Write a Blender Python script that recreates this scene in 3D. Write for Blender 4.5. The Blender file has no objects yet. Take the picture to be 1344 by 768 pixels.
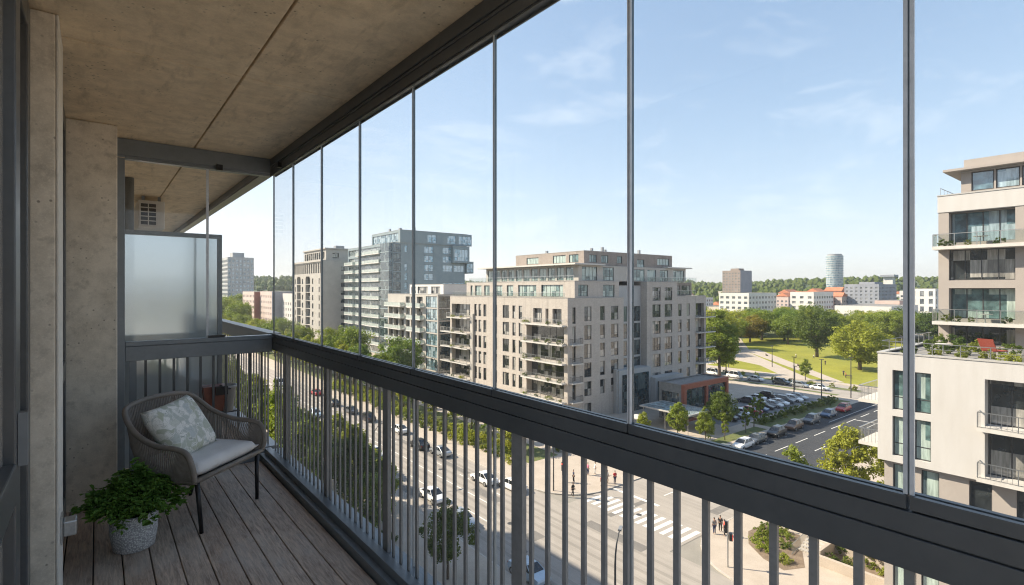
import bpy, bmesh, math, random
from mathutils import Vector, Matrix, Euler, noise as mnoise

# ------------------------------------------------------------------ camera, sky, sun, exposure
SC = bpy.context.scene
COL = SC.collection
R = math.radians
E = 26.0                                   # eye height above the street
SUN_EL, SUN_AZ = 38.0, -37.5               # azimuth from +Y towards +X

cam = bpy.data.objects.new("camera", bpy.data.cameras.new("camera"))
COL.objects.link(cam)
cam.location = (0, 0, E)
cam.rotation_euler = (R(90), 0, R(-38.223))
cam.data.sensor_width = 36
cam.data.lens = 18.536
cam.data.shift_y = -0.0037
cam.data.clip_start = 0.05
cam.data.clip_end = 9000
SC.camera = cam

world = bpy.data.worlds.new("World")
SC.world = world
world.use_nodes = True
nt = world.node_tree
nt.nodes.clear()
wo = nt.nodes.new("ShaderNodeOutputWorld")
bg = nt.nodes.new("ShaderNodeBackground")
sky = nt.nodes.new("ShaderNodeTexSky")
sky.sky_type = 'NISHITA'
sky.sun_disc = False
sky.sun_elevation = R(SUN_EL)
sky.sun_rotation = R(SUN_AZ)
sky.altitude = 300
sky.air_density = 1.0
sky.dust_density = 0.5
sky.ozone_density = 1.6
bg.inputs[1].default_value = 0.1
# thin cirrus
tc = nt.nodes.new("ShaderNodeTexCoord")
mp = nt.nodes.new("ShaderNodeMapping")
mp.inputs['Scale'].default_value = (1.3, 2.6, 7.5)
mp.inputs['Rotation'].default_value = (R(8), R(-14), R(20))
nz = nt.nodes.new("ShaderNodeTexNoise")
nz.inputs['Scale'].default_value = 2.1
nz.inputs['Detail'].default_value = 9
nz.inputs['Roughness'].default_value = 0.62
nz.inputs['Distortion'].default_value = 0.5
rp = nt.nodes.new("ShaderNodeValToRGB")
rp.color_ramp.elements[0].position = 0.52
rp.color_ramp.elements[0].color = (0, 0, 0, 1)
rp.color_ramp.elements[1].position = 0.82
rp.color_ramp.elements[1].color = (0.42, 0.42, 0.42, 1)
mx = nt.nodes.new("ShaderNodeMix")
mx.data_type = 'RGBA'
mx.inputs['B'].default_value = (3.0, 3.1, 3.2, 1)
L = nt.links.new
L(tc.outputs['Generated'], mp.inputs['Vector'])
L(mp.outputs[0], nz.inputs['Vector'])
L(nz.outputs[0], rp.inputs[0])
L(rp.outputs[0], mx.inputs['Factor'])
# a soft shoulder compresses the very bright horizon: radiance x / (1 + x / m)
sc1 = nt.nodes.new("ShaderNodeVectorMath"); sc1.operation = 'MULTIPLY'; sc1.inputs[1].default_value = (0.212, 0.222, 0.208)
ad1 = nt.nodes.new("ShaderNodeVectorMath"); ad1.operation = 'ADD'; ad1.inputs[1].default_value = (1, 1, 1)
dv1 = nt.nodes.new("ShaderNodeVectorMath"); dv1.operation = 'DIVIDE'
L(sky.outputs[0], sc1.inputs[0]); L(sc1.outputs[0], ad1.inputs[0]); L(sky.outputs[0], dv1.inputs[0]); L(ad1.outputs[0], dv1.inputs[1])
L(dv1.outputs[0], mx.inputs['A'])
L(mx.outputs['Result'], bg.inputs[0])
L(bg.outputs[0], wo.inputs[0])

sun = bpy.data.objects.new("sun", bpy.data.lights.new("sun", 'SUN'))
COL.objects.link(sun)
sun.data.energy = 2.4
sun.data.angle = R(0.55)
sun.data.color = (1.0, 0.86, 0.68)
to_sun = Vector((math.sin(R(SUN_AZ)) * math.cos(R(SUN_EL)), math.cos(R(SUN_AZ)) * math.cos(R(SUN_EL)), math.sin(R(SUN_EL))))
sun.rotation_euler = to_sun.to_track_quat('Z', 'Y').to_euler()

SC.view_settings.view_transform = 'Standard'
SC.view_settings.look = 'None'
SC.view_settings.exposure = 2.12
SC.view_settings.gamma = 1
SC.render.engine = 'CYCLES'
SC.cycles.use_denoising = True
SC.cycles.denoising_prefilter = 'ACCURATE'
SC.cycles.filter_width = 1.15
SC.cycles.max_bounces = 9
SC.cycles.diffuse_bounces = 6
SC.cycles.glossy_bounces = 3
SC.cycles.transmission_bounces = 4
SC.cycles.transparent_max_bounces = 24
SC.cycles.caustics_reflective = False
SC.cycles.caustics_refractive = False

# ------------------------------------------------------------------ helpers
def link(o):
    COL.objects.link(o)
    return o

def tag(o, label=None, cat=None, group=None, kind=None):
    if label: o['label'] = label
    if cat: o['category'] = cat
    if group: o['group'] = group
    if kind: o['kind'] = kind
    return o

def thing(name, label, cat, loc=(0, 0, 0), rz=0.0, group=None):
    o = bpy.data.objects.new(name, None)
    o.empty_display_size = 0.2
    o.location = loc
    o.rotation_euler = (0, 0, rz)
    link(o)
    return tag(o, label, cat, group)

def put(name, me, parent=None, loc=(0, 0, 0), rz=0.0, scale=None):
    o = bpy.data.objects.new(name, me)
    if parent: o.parent = parent
    o.location = loc
    o.rotation_euler = (0, 0, rz) if not isinstance(rz, (tuple, list)) else rz
    if scale: o.scale = scale
    return link(o)

def dup(root, loc, rz=0.0, label=None, group=None, scale=None):
    r = root.copy()
    r.location = loc
    r.rotation_euler = (0, 0, rz)
    if scale: r.scale = scale
    if label: r['label'] = label
    if group: r['group'] = group
    COL.objects.link(r)
    for ch in list(root.children):
        c = ch.copy(); c.parent = r; COL.objects.link(c)
        for g in list(ch.children):
            d = g.copy(); d.parent = c; COL.objects.link(d)
    return r

class MB:
    """collects shapes, then links them as one mesh"""
    def __init__(s, org=(0, 0, 0)):
        s.v = []; s.f = []; s.m = []; s.o = Vector(org); s.cm = 0
    def quad(s, a, b, c, d):
        n = len(s.v); s.v += [a, b, c, d]; s.f.append((n, n + 1, n + 2, n + 3)); s.m.append(s.cm)
    def poly(s, pts):
        n = len(s.v); s.v += pts; s.f.append(tuple(range(n, n + len(pts)))); s.m.append(s.cm)
    def box(s, x0, y0, z0, x1, y1, z1):
        n = len(s.v)
        s.v += [(x0, y0, z0), (x1, y0, z0), (x1, y1, z0), (x0, y1, z0), (x0, y0, z1), (x1, y0, z1), (x1, y1, z1), (x0, y1, z1)]
        for f in ((0, 3, 2, 1), (4, 5, 6, 7), (0, 1, 5, 4), (1, 2, 6, 5), (2, 3, 7, 6), (3, 0, 4, 7)):
            s.f.append(tuple(n + i for i in f)); s.m.append(s.cm)
        return s
    def tube(s, pts, r, n=6, caps=True, closed=False):
        pts = [Vector(p) for p in pts]
        k = len(pts)
        rs = r if isinstance(r, (list, tuple)) else [r] * k
        base = len(s.v)
        up = None
        for i, p in enumerate(pts):
            if closed: t = pts[(i + 1) % k] - pts[i - 1]
            else: t = pts[min(i + 1, k - 1)] - pts[max(i - 1, 0)]
            t.normalize()
            if up is None:
                up = Vector((0, 0, 1)) if abs(t.z) < 0.9 else Vector((1, 0, 0))
            a = (up - t * up.dot(t)).normalized(); b = t.cross(a); up = a
            for j in range(n):
                an = 2 * math.pi * j / n
                s.v.append(tuple(p + (a * math.cos(an) + b * math.sin(an)) * rs[i]))
        for i in range(k if closed else k - 1):
            i2 = (i + 1) % k
            for j in range(n):
                j2 = (j + 1) % n
                s.f.append((base + i * n + j, base + i2 * n + j, base + i2 * n + j2, base + i * n + j2)); s.m.append(s.cm)
        if caps and not closed:
            s.f.append(tuple(base + j for j in reversed(range(n)))); s.m.append(s.cm)
            s.f.append(tuple(base + (k - 1) * n + j for j in range(n))); s.m.append(s.cm)
        return s
    def lathe(s, prof, n=20, c=(0, 0, 0)):
        base = len(s.v); k = len(prof)
        for (r, z) in prof:
            for j in range(n):
                an = 2 * math.pi * j / n
                s.v.append((c[0] + r * math.cos(an), c[1] + r * math.sin(an), c[2] + z))
        for i in range(k - 1):
            for j in range(n):
                j2 = (j + 1) % n
                s.f.append((base + i * n + j, base + i * n + j2, base + (i + 1) * n + j2, base + (i + 1) * n + j)); s.m.append(s.cm)
        s.f.append(tuple(base + j for j in reversed(range(n)))); s.m.append(s.cm)
        s.f.append(tuple(base + (k - 1) * n + j for j in range(n))); s.m.append(s.cm)
        return s
    def prism(s, poly, z0, z1):
        n = len(s.v); k = len(poly)
        s.v += [(p[0], p[1], z0) for p in poly] + [(p[0], p[1], z1) for p in poly]
        s.f.append(tuple(n + i for i in reversed(range(k)))); s.m.append(s.cm)
        s.f.append(tuple(n + k + i for i in range(k))); s.m.append(s.cm)
        for i in range(k):
            j = (i + 1) % k
            s.f.append((n + i, n + j, n + k + j, n + k + i)); s.m.append(s.cm)
        return s
    def loft(s, rings, caps=True):
        base = len(s.v); k = len(rings[0])
        for r in rings: s.v += [tuple(p) for p in r]
        for i in range(len(rings) - 1):
            for j in range(k):
                j2 = (j + 1) % k
                s.f.append((base + i * k + j, base + i * k + j2, base + (i + 1) * k + j2, base + (i + 1) * k + j)); s.m.append(s.cm)
        if caps:
            s.f.append(tuple(base + j for j in reversed(range(k)))); s.m.append(s.cm)
            q = base + (len(rings) - 1) * k
            s.f.append(tuple(q + j for j in range(k))); s.m.append(s.cm)
        return s
    def mesh(s, name, mats, smooth=False, recalc=True):
        me = bpy.data.meshes.new(name)
        ox, oy, oz = s.o
        me.from_pydata([(p[0] - ox, p[1] - oy, p[2] - oz) for p in s.v], [], s.f)
        for m in (mats if isinstance(mats, (list, tuple)) else [mats]): me.materials.append(m)
        if s.cm or any(s.m): me.polygons.foreach_set('material_index', s.m)
        if recalc and len(s.f) < 40000:
            bm = bmesh.new(); bm.from_mesh(me)
            bmesh.ops.recalc_face_normals(bm, faces=bm.faces); bm.to_mesh(me); bm.free()
        if smooth: me.polygons.foreach_set('use_smooth', [True] * len(me.polygons))
        me.update()
        return me
    def build(s, name, mats, parent=None, smooth=False, bevel=0, loc=None, recalc=True):
        o = put(name, s.mesh(name, mats, smooth, recalc), parent, loc if loc is not None else ((0, 0, 0) if parent else tuple(s.o)))
        if bevel:
            b = o.modifiers.new('bevel', 'BEVEL'); b.width = bevel; b.segments = 2; b.limit_method = 'ANGLE'; b.angle_limit = R(40)
        return o

def catmull(pts, m=8, closed=False):
    P = [Vector(p) for p in pts]; out = []; k = len(P)
    rng = range(k if closed else k - 1)
    for i in rng:
        p0 = P[i - 1] if (i or closed) else P[0]; p1 = P[i]; p2 = P[(i + 1) % k]
        p3 = P[(i + 2) % k] if (closed or i + 2 < k) else P[-1]
        for j in range(m):
            t = j / m
            out.append(0.5 * ((2 * p1) + (p2 - p0) * t + (2 * p0 - 5 * p1 + 4 * p2 - p3) * t * t + (3 * p1 - p0 - 3 * p2 + p3) * t ** 3))
    if not closed: out.append(P[-1])
    return out

ORD = ("first second third fourth fifth sixth seventh eighth ninth tenth eleventh twelfth thirteenth fourteenth fifteenth sixteenth seventeenth "
       "eighteenth nineteenth twentieth").split()
for t_ in ("twenty", "thirty", "forty", "fifty"):
    ORD += [t_ + "-" + o for o in ORD[:9]] + [{"twenty": "thirtieth", "thirty": "fortieth", "forty": "fiftieth", "fifty": "sixtieth"}[t_]]

# ------------------------------------------------------------------ materials
MATS = {}
def new_mat(name):
    m = bpy.data.materials.new(name); m.use_nodes = True
    t = m.node_tree; t.nodes.clear()
    out = t.nodes.new("ShaderNodeOutputMaterial")
    MATS[name] = m
    return m, t, out

def N(t, typ, **kw):
    n = t.nodes.new(typ)
    for k, v in kw.items():
        if k.startswith('i_'): n.inputs[k[2:].replace('_', ' ')].default_value = v
        else: setattr(n, k, v)
    return n

def c4(c): return (c[0], c[1], c[2], 1)

def mixc(t, fac, a, b, blend='MIX'):
    m = t.nodes.new("ShaderNodeMix"); m.data_type = 'RGBA'; m.blend_type = blend
    for sock, val in (('Factor', fac), ('A', a), ('B', b)):
        if hasattr(val, 'node'): t.links.new(val, m.inputs[sock])
        elif isinstance(val, (int, float)): m.inputs[sock].default_value = val
        else: m.inputs[sock].default_value = c4(val)
    return m.outputs['Result']

def ramp(t, src, p0, p1, v0=0.0, v1=1.0):
    r = t.nodes.new("ShaderNodeMapRange"); r.inputs[1].default_value = p0; r.inputs[2].default_value = p1
    r.inputs[3].default_value = v0; r.inputs[4].default_value = v1
    t.links.new(src, r.inputs[0]); return r.outputs[0]

def coords(t, kind='Object', scale=(1, 1, 1)):
    if kind == 'pos': s = N(t, "ShaderNodeNewGeometry").outputs['Position']
    else: s = N(t, "ShaderNodeTexCoord").outputs[kind]
    m = N(t, "ShaderNodeMapping"); m.inputs['Scale'].default_value = scale
    t.links.new(s, m.inputs['Vector']); return m.outputs[0]

def noise_tex(t, vec, scale, detail=5, rough=0.55, dist=0):
    n = N(t, "ShaderNodeTexNoise"); n.inputs['Scale'].default_value = scale; n.inputs['Detail'].default_value = detail
    n.inputs['Roughness'].default_value = rough; n.inputs['Distortion'].default_value = dist
    t.links.new(vec, n.inputs['Vector']); return n.outputs[0]

def pbsdf(t, out, col, rough=0.6, metal=0.0, ior=1.5, bump=None, bstr=0.3, bdist=0.01):
    p = N(t, "ShaderNodeBsdfPrincipled")
    if hasattr(col, 'node'): t.links.new(col, p.inputs['Base Color'])
    else: p.inputs['Base Color'].default_value = c4(col)
    if hasattr(rough, 'node'): t.links.new(rough, p.inputs['Roughness'])
    else: p.inputs['Roughness'].default_value = rough
    p.inputs['Metallic'].default_value = metal; p.inputs['IOR'].default_value = ior
    if bump is not None:
        b = N(t, "ShaderNodeBump"); b.inputs['Strength'].default_value = bstr; b.inputs['Distance'].default_value = bdist
        t.links.new(bump, b.inputs['Height']); t.links.new(b.outputs[0], p.inputs['Normal'])
    t.links.new(p.outputs[0], out.inputs[0])
    return p

def noisy(name, c1, c2, scale=4, rough=0.7, metal=0, fine=60, fstr=0.2, bump=0.15, kind='pos', stretch=(1, 1, 1), ior=1.5, bdist=0.01, lo=0.35, hi=0.68):
    m, t, out = new_mat(name)
    v = coords(t, kind, stretch)
    n1 = noise_tex(t, v, scale, 6, 0.6)
    n2 = noise_tex(t, v, fine, 3, 0.6)
    col = mixc(t, ramp(t, n1, lo, hi), c1, c2)
    dark = [k * (1 - fstr) for k in c1]
    col = mixc(t, ramp(t, n2, 0.45, 0.75, 0, 0.6), col, dark)
    pbsdf(t, out, col, rough, metal, ior, n2 if bump else None, bump, bdist)
    return m

def plain(name, c, rough=0.5, metal=0.0, ior=1.5):
    m, t, out = new_mat(name)
    v = coords(t, 'Object')
    n1 = noise_tex(t, v, 9, 3)
    col = mixc(t, ramp(t, n1, 0.3, 0.7), [k * 0.9 for k in c], [min(1, k * 1.06) for k in c])
    pbsdf(t, out, col, ramp(t, n1, 0.3, 0.7, max(0.02, rough - 0.05), rough + 0.06), metal, ior)
    return m

def concrete(name, c1, c2, pit=0.5):
    m, t, out = new_mat(name)
    v = coords(t, 'pos')
    big = noise_tex(t, v, 1.1, 7, 0.65, 0.4)
    mid = noise_tex(t, v, 9, 6, 0.7)
    fine = noise_tex(t, v, 160, 3, 0.7)
    vs = coords(t, 'pos', (1, 0.22, 1))
    streak = noise_tex(t, vs, 14, 4, 0.6)
    vor = N(t, "ShaderNodeTexVoronoi"); vor.inputs['Scale'].default_value = 30; t.links.new(v, vor.inputs['Vector'])
    wn = noise_tex(t, v, 5, 2)
    pits = N(t, "ShaderNodeMath", operation='MULTIPLY')
    t.links.new(ramp(t, vor.outputs['Distance'], 0.2, 0.1), pits.inputs[0])
    t.links.new(ramp(t, wn, 0.5, 0.6), pits.inputs[1])
    col = mixc(t, ramp(t, big, 0.3, 0.7), c1, c2)
    col = mixc(t, ramp(t, mid, 0.38, 0.7, 0, 0.6), col, [k * 0.6 for k in c1])
    col = mixc(t, ramp(t, streak, 0.55, 0.7, 0, 0.5), col, [k * 0.5 for k in c1])
    col = mixc(t, ramp(t, fine, 0.5, 0.8, 0, 0.35), col, [min(1, k * 1.35) for k in c2])
    pm = N(t, "ShaderNodeMath", operation='MULTIPLY'); pm.inputs[1].default_value = pit
    t.links.new(pits.outputs[0], pm.inputs[0])
    col = mixc(t, pm.outputs[0], col, [k * 0.25 for k in c1])
    hb = N(t, "ShaderNodeMath", operation='SUBTRACT')
    t.links.new(mid, hb.inputs[0]); t.links.new(pits.outputs[0], hb.inputs[1])
    pbsdf(t, out, col, 0.88, 0, 1.4, hb.outputs[0], 0.25, 0.006)
    return m

M_ceil = concrete('concrete_soffit', (0.78, 0.61, 0.41), (0.88, 0.73, 0.53), 0.75)
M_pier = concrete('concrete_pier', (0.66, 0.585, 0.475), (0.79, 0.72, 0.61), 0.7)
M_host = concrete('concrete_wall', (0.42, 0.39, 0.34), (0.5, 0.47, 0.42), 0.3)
M_litside = noisy('lit_pier_side', (0.66, 0.62, 0.55), (0.74, 0.70, 0.63), 5, 0.85)  # paler tone stands for sky light on the narrow pier's side
M_alu = noisy('anthracite_paint', (0.068, 0.074, 0.078), (0.088, 0.094, 0.098), 3, 0.34, 0.0, 30, 0.1, 0.02)
M_alu2 = noisy('grey_paint', (0.16, 0.18, 0.195), (0.195, 0.215, 0.23), 3, 0.36, 0.15, 30, 0.1, 0.02)
M_steel = noisy('brushed_steel', (0.45, 0.46, 0.46), (0.56, 0.57, 0.57), 14, 0.38, 0.9, 90, 0.2, 0.02)
M_bar = noisy('grey_bar_paint', (0.19, 0.19, 0.187), (0.24, 0.24, 0.236), 5, 0.38, 0.0, 60, 0.15, 0.03)
M_sealmid = plain('grey_seal', (0.34, 0.36, 0.37), 0.3)
M_black = plain('black_metal', (0.012, 0.012, 0.013), 0.35)
M_rubber = plain('black_rubber', (0.02, 0.02, 0.021), 0.6)

def deck_mat():
    m, t, out = new_mat('weathered_deck')
    g = N(t, "ShaderNodeNewGeometry")
    sep = N(t, "ShaderNodeSeparateXYZ"); t.links.new(g.outputs['Position'], sep.inputs[0])
    d = N(t, "ShaderNodeMath", operation='DIVIDE'); d.inputs[1].default_value = 0.122; t.links.new(sep.outputs[0], d.inputs[0])
    f = N(t, "ShaderNodeMath", operation='FLOOR'); t.links.new(d.outputs[0], f.inputs[0])
    w = N(t, "ShaderNodeTexWhiteNoise", noise_dimensions='1D'); t.links.new(f.outputs[0], w.inputs['W'])
    off = N(t, "ShaderNodeVectorMath", operation='ADD'); t.links.new(g.outputs['Position'], off.inputs[0])
    sc = N(t, "ShaderNodeVectorMath", operation='SCALE'); sc.inputs['Scale'].default_value = 9; t.links.new(w.outputs['Color'], sc.inputs[0]); t.links.new(sc.outputs[0], off.inputs[1])
    mpp = N(t, "ShaderNodeMapping"); mpp.inputs['Scale'].default_value = (11, 0.9, 1); t.links.new(off.outputs[0], mpp.inputs['Vector'])
    grain = noise_tex(t, mpp.outputs[0], 7, 8, 0.72, 0.6)
    fine = noise_tex(t, mpp.outputs[0], 38, 4, 0.7)
    worn = noise_tex(t, coords(t, 'pos', (1, 0.5, 1)), 3.4, 6, 0.65)
    col = mixc(t, w.outputs['Value'], (0.58, 0.42, 0.31), (0.72, 0.565, 0.44))
    col = mixc(t, ramp(t, grain, 0.36, 0.66), col, (0.26, 0.185, 0.14))
    col = mixc(t, ramp(t, fine, 0.52, 0.78, 0, 0.55), col, (0.72, 0.67, 0.61))
    col = mixc(t, ramp(t, worn, 0.48, 0.72, 0, 0.6), col, (0.68, 0.63, 0.57))
    pbsdf(t, out, col, ramp(t, worn, 0.4, 0.7, 0.5, 0.75), 0, 1.45, grain, 0.45, 0.004)
    return m
M_deck = deck_mat()

def clear_glass(name, tint=(0.965, 0.985, 0.98), refl=1.0, dust=0.016):
    m, t, out = new_mat(name)
    tr = N(t, "ShaderNodeBsdfTransparent"); tr.inputs[0].default_value = c4(tint)
    gl = N(t, "ShaderNodeBsdfGlossy"); gl.inputs['Roughness'].default_value = 0.01
    g = N(t, "ShaderNodeNewGeometry")
    dt = N(t, "ShaderNodeVectorMath", operation='DOT_PRODUCT'); t.links.new(g.outputs['Normal'], dt.inputs[0]); t.links.new(g.outputs['Incoming'], dt.inputs[1])
    ab = N(t, "ShaderNodeMath", operation='ABSOLUTE'); t.links.new(dt.outputs['Value'], ab.inputs[0])
    iv_ = N(t, "ShaderNodeMath", operation='SUBTRACT'); iv_.inputs[0].default_value = 1.0; t.links.new(ab.outputs[0], iv_.inputs[1])
    pw_ = N(t, "ShaderNodeMath", operation='POWER'); pw_.inputs[1].default_value = 5.0; t.links.new(iv_.outputs[0], pw_.inputs[0])
    mu = N(t, "ShaderNodeMath", operation='MULTIPLY_ADD'); mu.inputs[1].default_value = 0.96 * refl; mu.inputs[2].default_value = 0.04 * refl; t.links.new(pw_.outputs[0], mu.inputs[0])
    ms = N(t, "ShaderNodeMixShader")
    t.links.new(mu.outputs[0], ms.inputs[0]); t.links.new(tr.outputs[0], ms.inputs[1]); t.links.new(gl.outputs[0], ms.inputs[2])
    d1 = noise_tex(t, coords(t, 'pos', (1, 1.6, 0.7)), 3.0, 5, 0.7); d2 = noise_tex(t, coords(t, 'pos'), 22, 3, 0.7)
    dm = N(t, "ShaderNodeMath", operation='MULTIPLY'); t.links.new(ramp(t, d1, 0.35, 0.75, dust * 0.3, dust), dm.inputs[0]); t.links.new(ramp(t, d2, 0.35, 0.7, 0.4, 1.3), dm.inputs[1])
    tl = N(t, "ShaderNodeBsdfTranslucent"); tl.inputs[0].default_value = (0.8, 0.8, 0.78, 1)
    m2 = N(t, "ShaderNodeMixShader"); t.links.new(dm.outputs[0], m2.inputs[0]); t.links.new(ms.outputs[0], m2.inputs[1]); t.links.new(tl.outputs[0], m2.inputs[2])
    t.links.new(m2.outputs[0], out.inputs[0])
    return m
M_glass = clear_glass('clear_glass', (0.985, 0.994, 0.992), 0.45)
M_railglass = clear_glass('railing_glass', (0.88, 0.91, 0.9), 1.0)

def seal_mat():
    m, t, out = new_mat('glass_edge_seal')
    tr = N(t, "ShaderNodeBsdfTransparent"); tr.inputs[0].default_value = (0.5, 0.6, 0.64, 1)
    pb = N(t, "ShaderNodeBsdfPrincipled"); pb.inputs['Base Color'].default_value = (0.11, 0.14, 0.16, 1); pb.inputs['Roughness'].default_value = 0.15
    ms = N(t, "ShaderNodeMixShader"); ms.inputs[0].default_value = 0.8
    t.links.new(tr.outputs[0], ms.inputs[1]); t.links.new(pb.outputs[0], ms.inputs[2]); t.links.new(ms.outputs[0], out.inputs[0])
    return m
M_seal = seal_mat()
M_sealmetal = noisy('seal_profile', (0.52, 0.54, 0.56), (0.62, 0.64, 0.66), 6, 0.25, 0.0, 40, 0.2, 0)

def frosted():
    m, t, out = new_mat('frosted_glass')
    v = coords(t, 'pos', (1, 1, 0.25))
    n = noise_tex(t, v, 2.2, 2)
    col = mixc(t, ramp(t, n, 0.3, 0.7), (0.80, 0.88, 0.91), (0.86, 0.92, 0.94))
    df = N(t, "ShaderNodeBsdfDiffuse"); tl = N(t, "ShaderNodeBsdfTranslucent"); gl = N(t, "ShaderNodeBsdfGlossy"); gl.inputs['Roughness'].default_value = 0.09; gl.inputs[0].default_value = (0.86, 0.94, 1.0, 1)
    t.links.new(col, df.inputs[0]); t.links.new(col, tl.inputs[0])
    a = N(t, "ShaderNodeMixShader"); a.inputs[0].default_value = 0.75
    t.links.new(df.outputs[0], a.inputs[1])
    rf = N(t, "ShaderNodeBsdfRefraction"); rf.inputs['IOR'].default_value = 1.02; rf.inputs['Roughness'].default_value = 0.55; rf.inputs[0].default_value = (0.9, 0.95, 0.97, 1)
    a2 = N(t, "ShaderNodeMixShader"); a2.inputs[0].default_value = 0.6; t.links.new(tl.outputs[0], a2.inputs[1]); t.links.new(rf.outputs[0], a2.inputs[2]); t.links.new(a2.outputs[0], a.inputs[2])
    b = N(t, "ShaderNodeMixShader"); b.inputs[0].default_value = 0.4
    t.links.new(a.outputs[0], b.inputs[1]); t.links.new(gl.outputs[0], b.inputs[2])
    t.links.new(b.outputs[0], out.inputs[0])
    return m
M_frost = frosted()

def pane_mat(name, dark, light, share=0.3, ior=1.9, rough=0.04, cell=None):
    """window glass with a dim room or a curtain behind it, varied from one window to the next"""
    m, t, out = new_mat(name)
    oi = N(t, "ShaderNodeObjectInfo")
    wn = N(t, "ShaderNodeTexWhiteNoise", noise_dimensions='4D')
    g = N(t, "ShaderNodeNewGeometry")
    sn = N(t, "ShaderNodeVectorMath", operation='SNAP'); sn.inputs[1].default_value = cell or (1.15, 1.15, 1.5)
    t.links.new(g.outputs['Position'], sn.inputs[0]); t.links.new(sn.outputs[0], wn.inputs['Vector']); t.links.new(oi.outputs['Random'], wn.inputs['W'])
    cur = ramp(t, wn.outputs['Value'], 1 - share - 0.02, 1 - share + 0.02)
    nn = noise_tex(t, coords(t, 'pos', (1, 1, 0.12)), 5, 3)
    drape = mixc(t, ramp(t, nn, 0.35, 0.65), light, [k * 0.55 for k in light])
    room = mixc(t, ramp(t, noise_tex(t, coords(t, 'pos'), 1.3, 3), 0.4, 0.65), dark, [k * 2.6 for k in dark])
    col = mixc(t, cur, room, drape)
    # panes of old and new glass sit at slightly different angles
    nv = N(t, "ShaderNodeVectorMath", operation='MULTIPLY_ADD'); nv.inputs[1].default_value = (0.035, 0.035, 0.035)
    t.links.new(wn.outputs['Color'], nv.inputs[0]); t.links.new(g.outputs['Normal'], nv.inputs[2])
    nm = N(t, "ShaderNodeVectorMath", operation='NORMALIZE'); t.links.new(nv.outputs[0], nm.inputs[0])
    p = pbsdf(t, out, col, rough, 0, ior)
    t.links.new(nm.outputs[0], p.inputs['Normal'])
    return m
M_pane = pane_mat('window_pane', (0.016, 0.019, 0.02), (0.42, 0.41, 0.38), 0.36, 2.0)
M_pane_teal = pane_mat('curtained_pane', (0.05, 0.085, 0.085), (0.42, 0.52, 0.48), 0.6, 1.8)
M_pane_blue = pane_mat('blue_pane', (0.05, 0.09, 0.11), (0.38, 0.50, 0.56), 0.5, 2.3)
M_pane_far = pane_mat('far_pane', (0.06, 0.068, 0.075), (0.3, 0.31, 0.32), 0.3, 1.7, 0.15, (2.2, 2.2, 2.4))
M_pane_sky = pane_mat('sky_blue_pane', (0.10, 0.19, 0.24), (0.5, 0.66, 0.74), 0.55, 2.3)
M_pane_pale = pane_mat('pale_pane', (0.1, 0.125, 0.13), (0.42, 0.46, 0.45), 0.55, 2.0)
M_room = pane_mat('door_pane', (0.20, 0.18, 0.155), (0.44, 0.40, 0.35), 0.98, 1.5, 0.015, (9, 9, 9))
M_frame = plain('window_frame', (0.055, 0.055, 0.056), 0.45)
M_frame_lt = plain('pale_window_frame', (0.42, 0.41, 0.39), 0.5)
M_fascia = noisy('pale_fascia', (0.52, 0.50, 0.465), (0.6, 0.58, 0.545), 2, 0.7)

def brick(name, c1, c2, mortar, sc=1.0):
    m, t, out = new_mat(name)
    g = N(t, "ShaderNodeNewGeometry")
    sp = N(t, "ShaderNodeSeparateXYZ"); t.links.new(g.outputs['Position'], sp.inputs[0])
    ad = N(t, "ShaderNodeMath", operation='ADD'); t.links.new(sp.outputs[0], ad.inputs[0]); t.links.new(sp.outputs[1], ad.inputs[1])
    cb = N(t, "ShaderNodeCombineXYZ"); t.links.new(ad.outputs[0], cb.inputs[0]); t.links.new(sp.outputs[2], cb.inputs[1])
    b = N(t, "ShaderNodeTexBrick"); b.inputs['Scale'].default_value = sc
    b.inputs['Brick Width'].default_value = 0.48; b.inputs['Row Height'].default_value = 0.16; b.inputs['Mortar Size'].default_value = 0.012
    b.inputs['Color1'].default_value = c4(c1); b.inputs['Color2'].default_value = c4(c2); b.inputs['Mortar'].default_value = c4(mortar)
    t.links.new(cb.outputs[0], b.inputs['Vector'])
    v = coords(t, 'pos')
    n = noise_tex(t, v, 0.7, 7, 0.7)
    n2 = noise_tex(t, v, 4.5, 4, 0.7)
    col = mixc(t, ramp(t, n, 0.4, 0.72, 0, 0.35), b.outputs['Color'], [k * 0.7 for k in c1])
    col = mixc(t, ramp(t, n2, 0.5, 0.75, 0, 0.45), col, [min(1, k * 1.2) for k in c2])
    st = noise_tex(t, coords(t, 'pos', (1, 1, 0.07)), 1.1, 5, 0.7)
    col = mixc(t, ramp(t, st, 0.52, 0.72, 0, 0.5), col, [k * 0.6 for k in c1])
    pbsdf(t, out, col, 0.85)
    return m
M_brick = brick('pinkish_brick', (0.405, 0.365, 0.325), (0.475, 0.435, 0.39), (0.45, 0.425, 0.395))
M_brick_dk = brick('brown_brick', (0.27, 0.23, 0.20), (0.33, 0.28, 0.245), (0.3, 0.27, 0.24))
M_white = noisy('white_render', (0.52, 0.51, 0.495), (0.475, 0.46, 0.44), 1.3, 0.8, 0, 9, 0.07, 0.05, 'pos', (1, 1, 0.16))
M_taupe = noisy('taupe_render', (0.34, 0.305, 0.28), (0.37, 0.335, 0.305), 0.8, 0.8, 0, 20, 0.08, 0.05)
M_greyconc = noisy('grey_cladding', (0.36, 0.37, 0.37), (0.42, 0.43, 0.43), 0.35, 0.7, 0, 8, 0.15, 0.05)
M_bluegrey = noisy('blue_grey_cladding', (0.22, 0.28, 0.305), (0.265, 0.325, 0.35), 0.4, 0.55, 0, 8, 0.12, 0.05)
M_stone = noisy('pale_stone', (0.42, 0.40, 0.365), (0.49, 0.465, 0.425), 0.4, 0.8, 0, 10, 0.15, 0.05)
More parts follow.
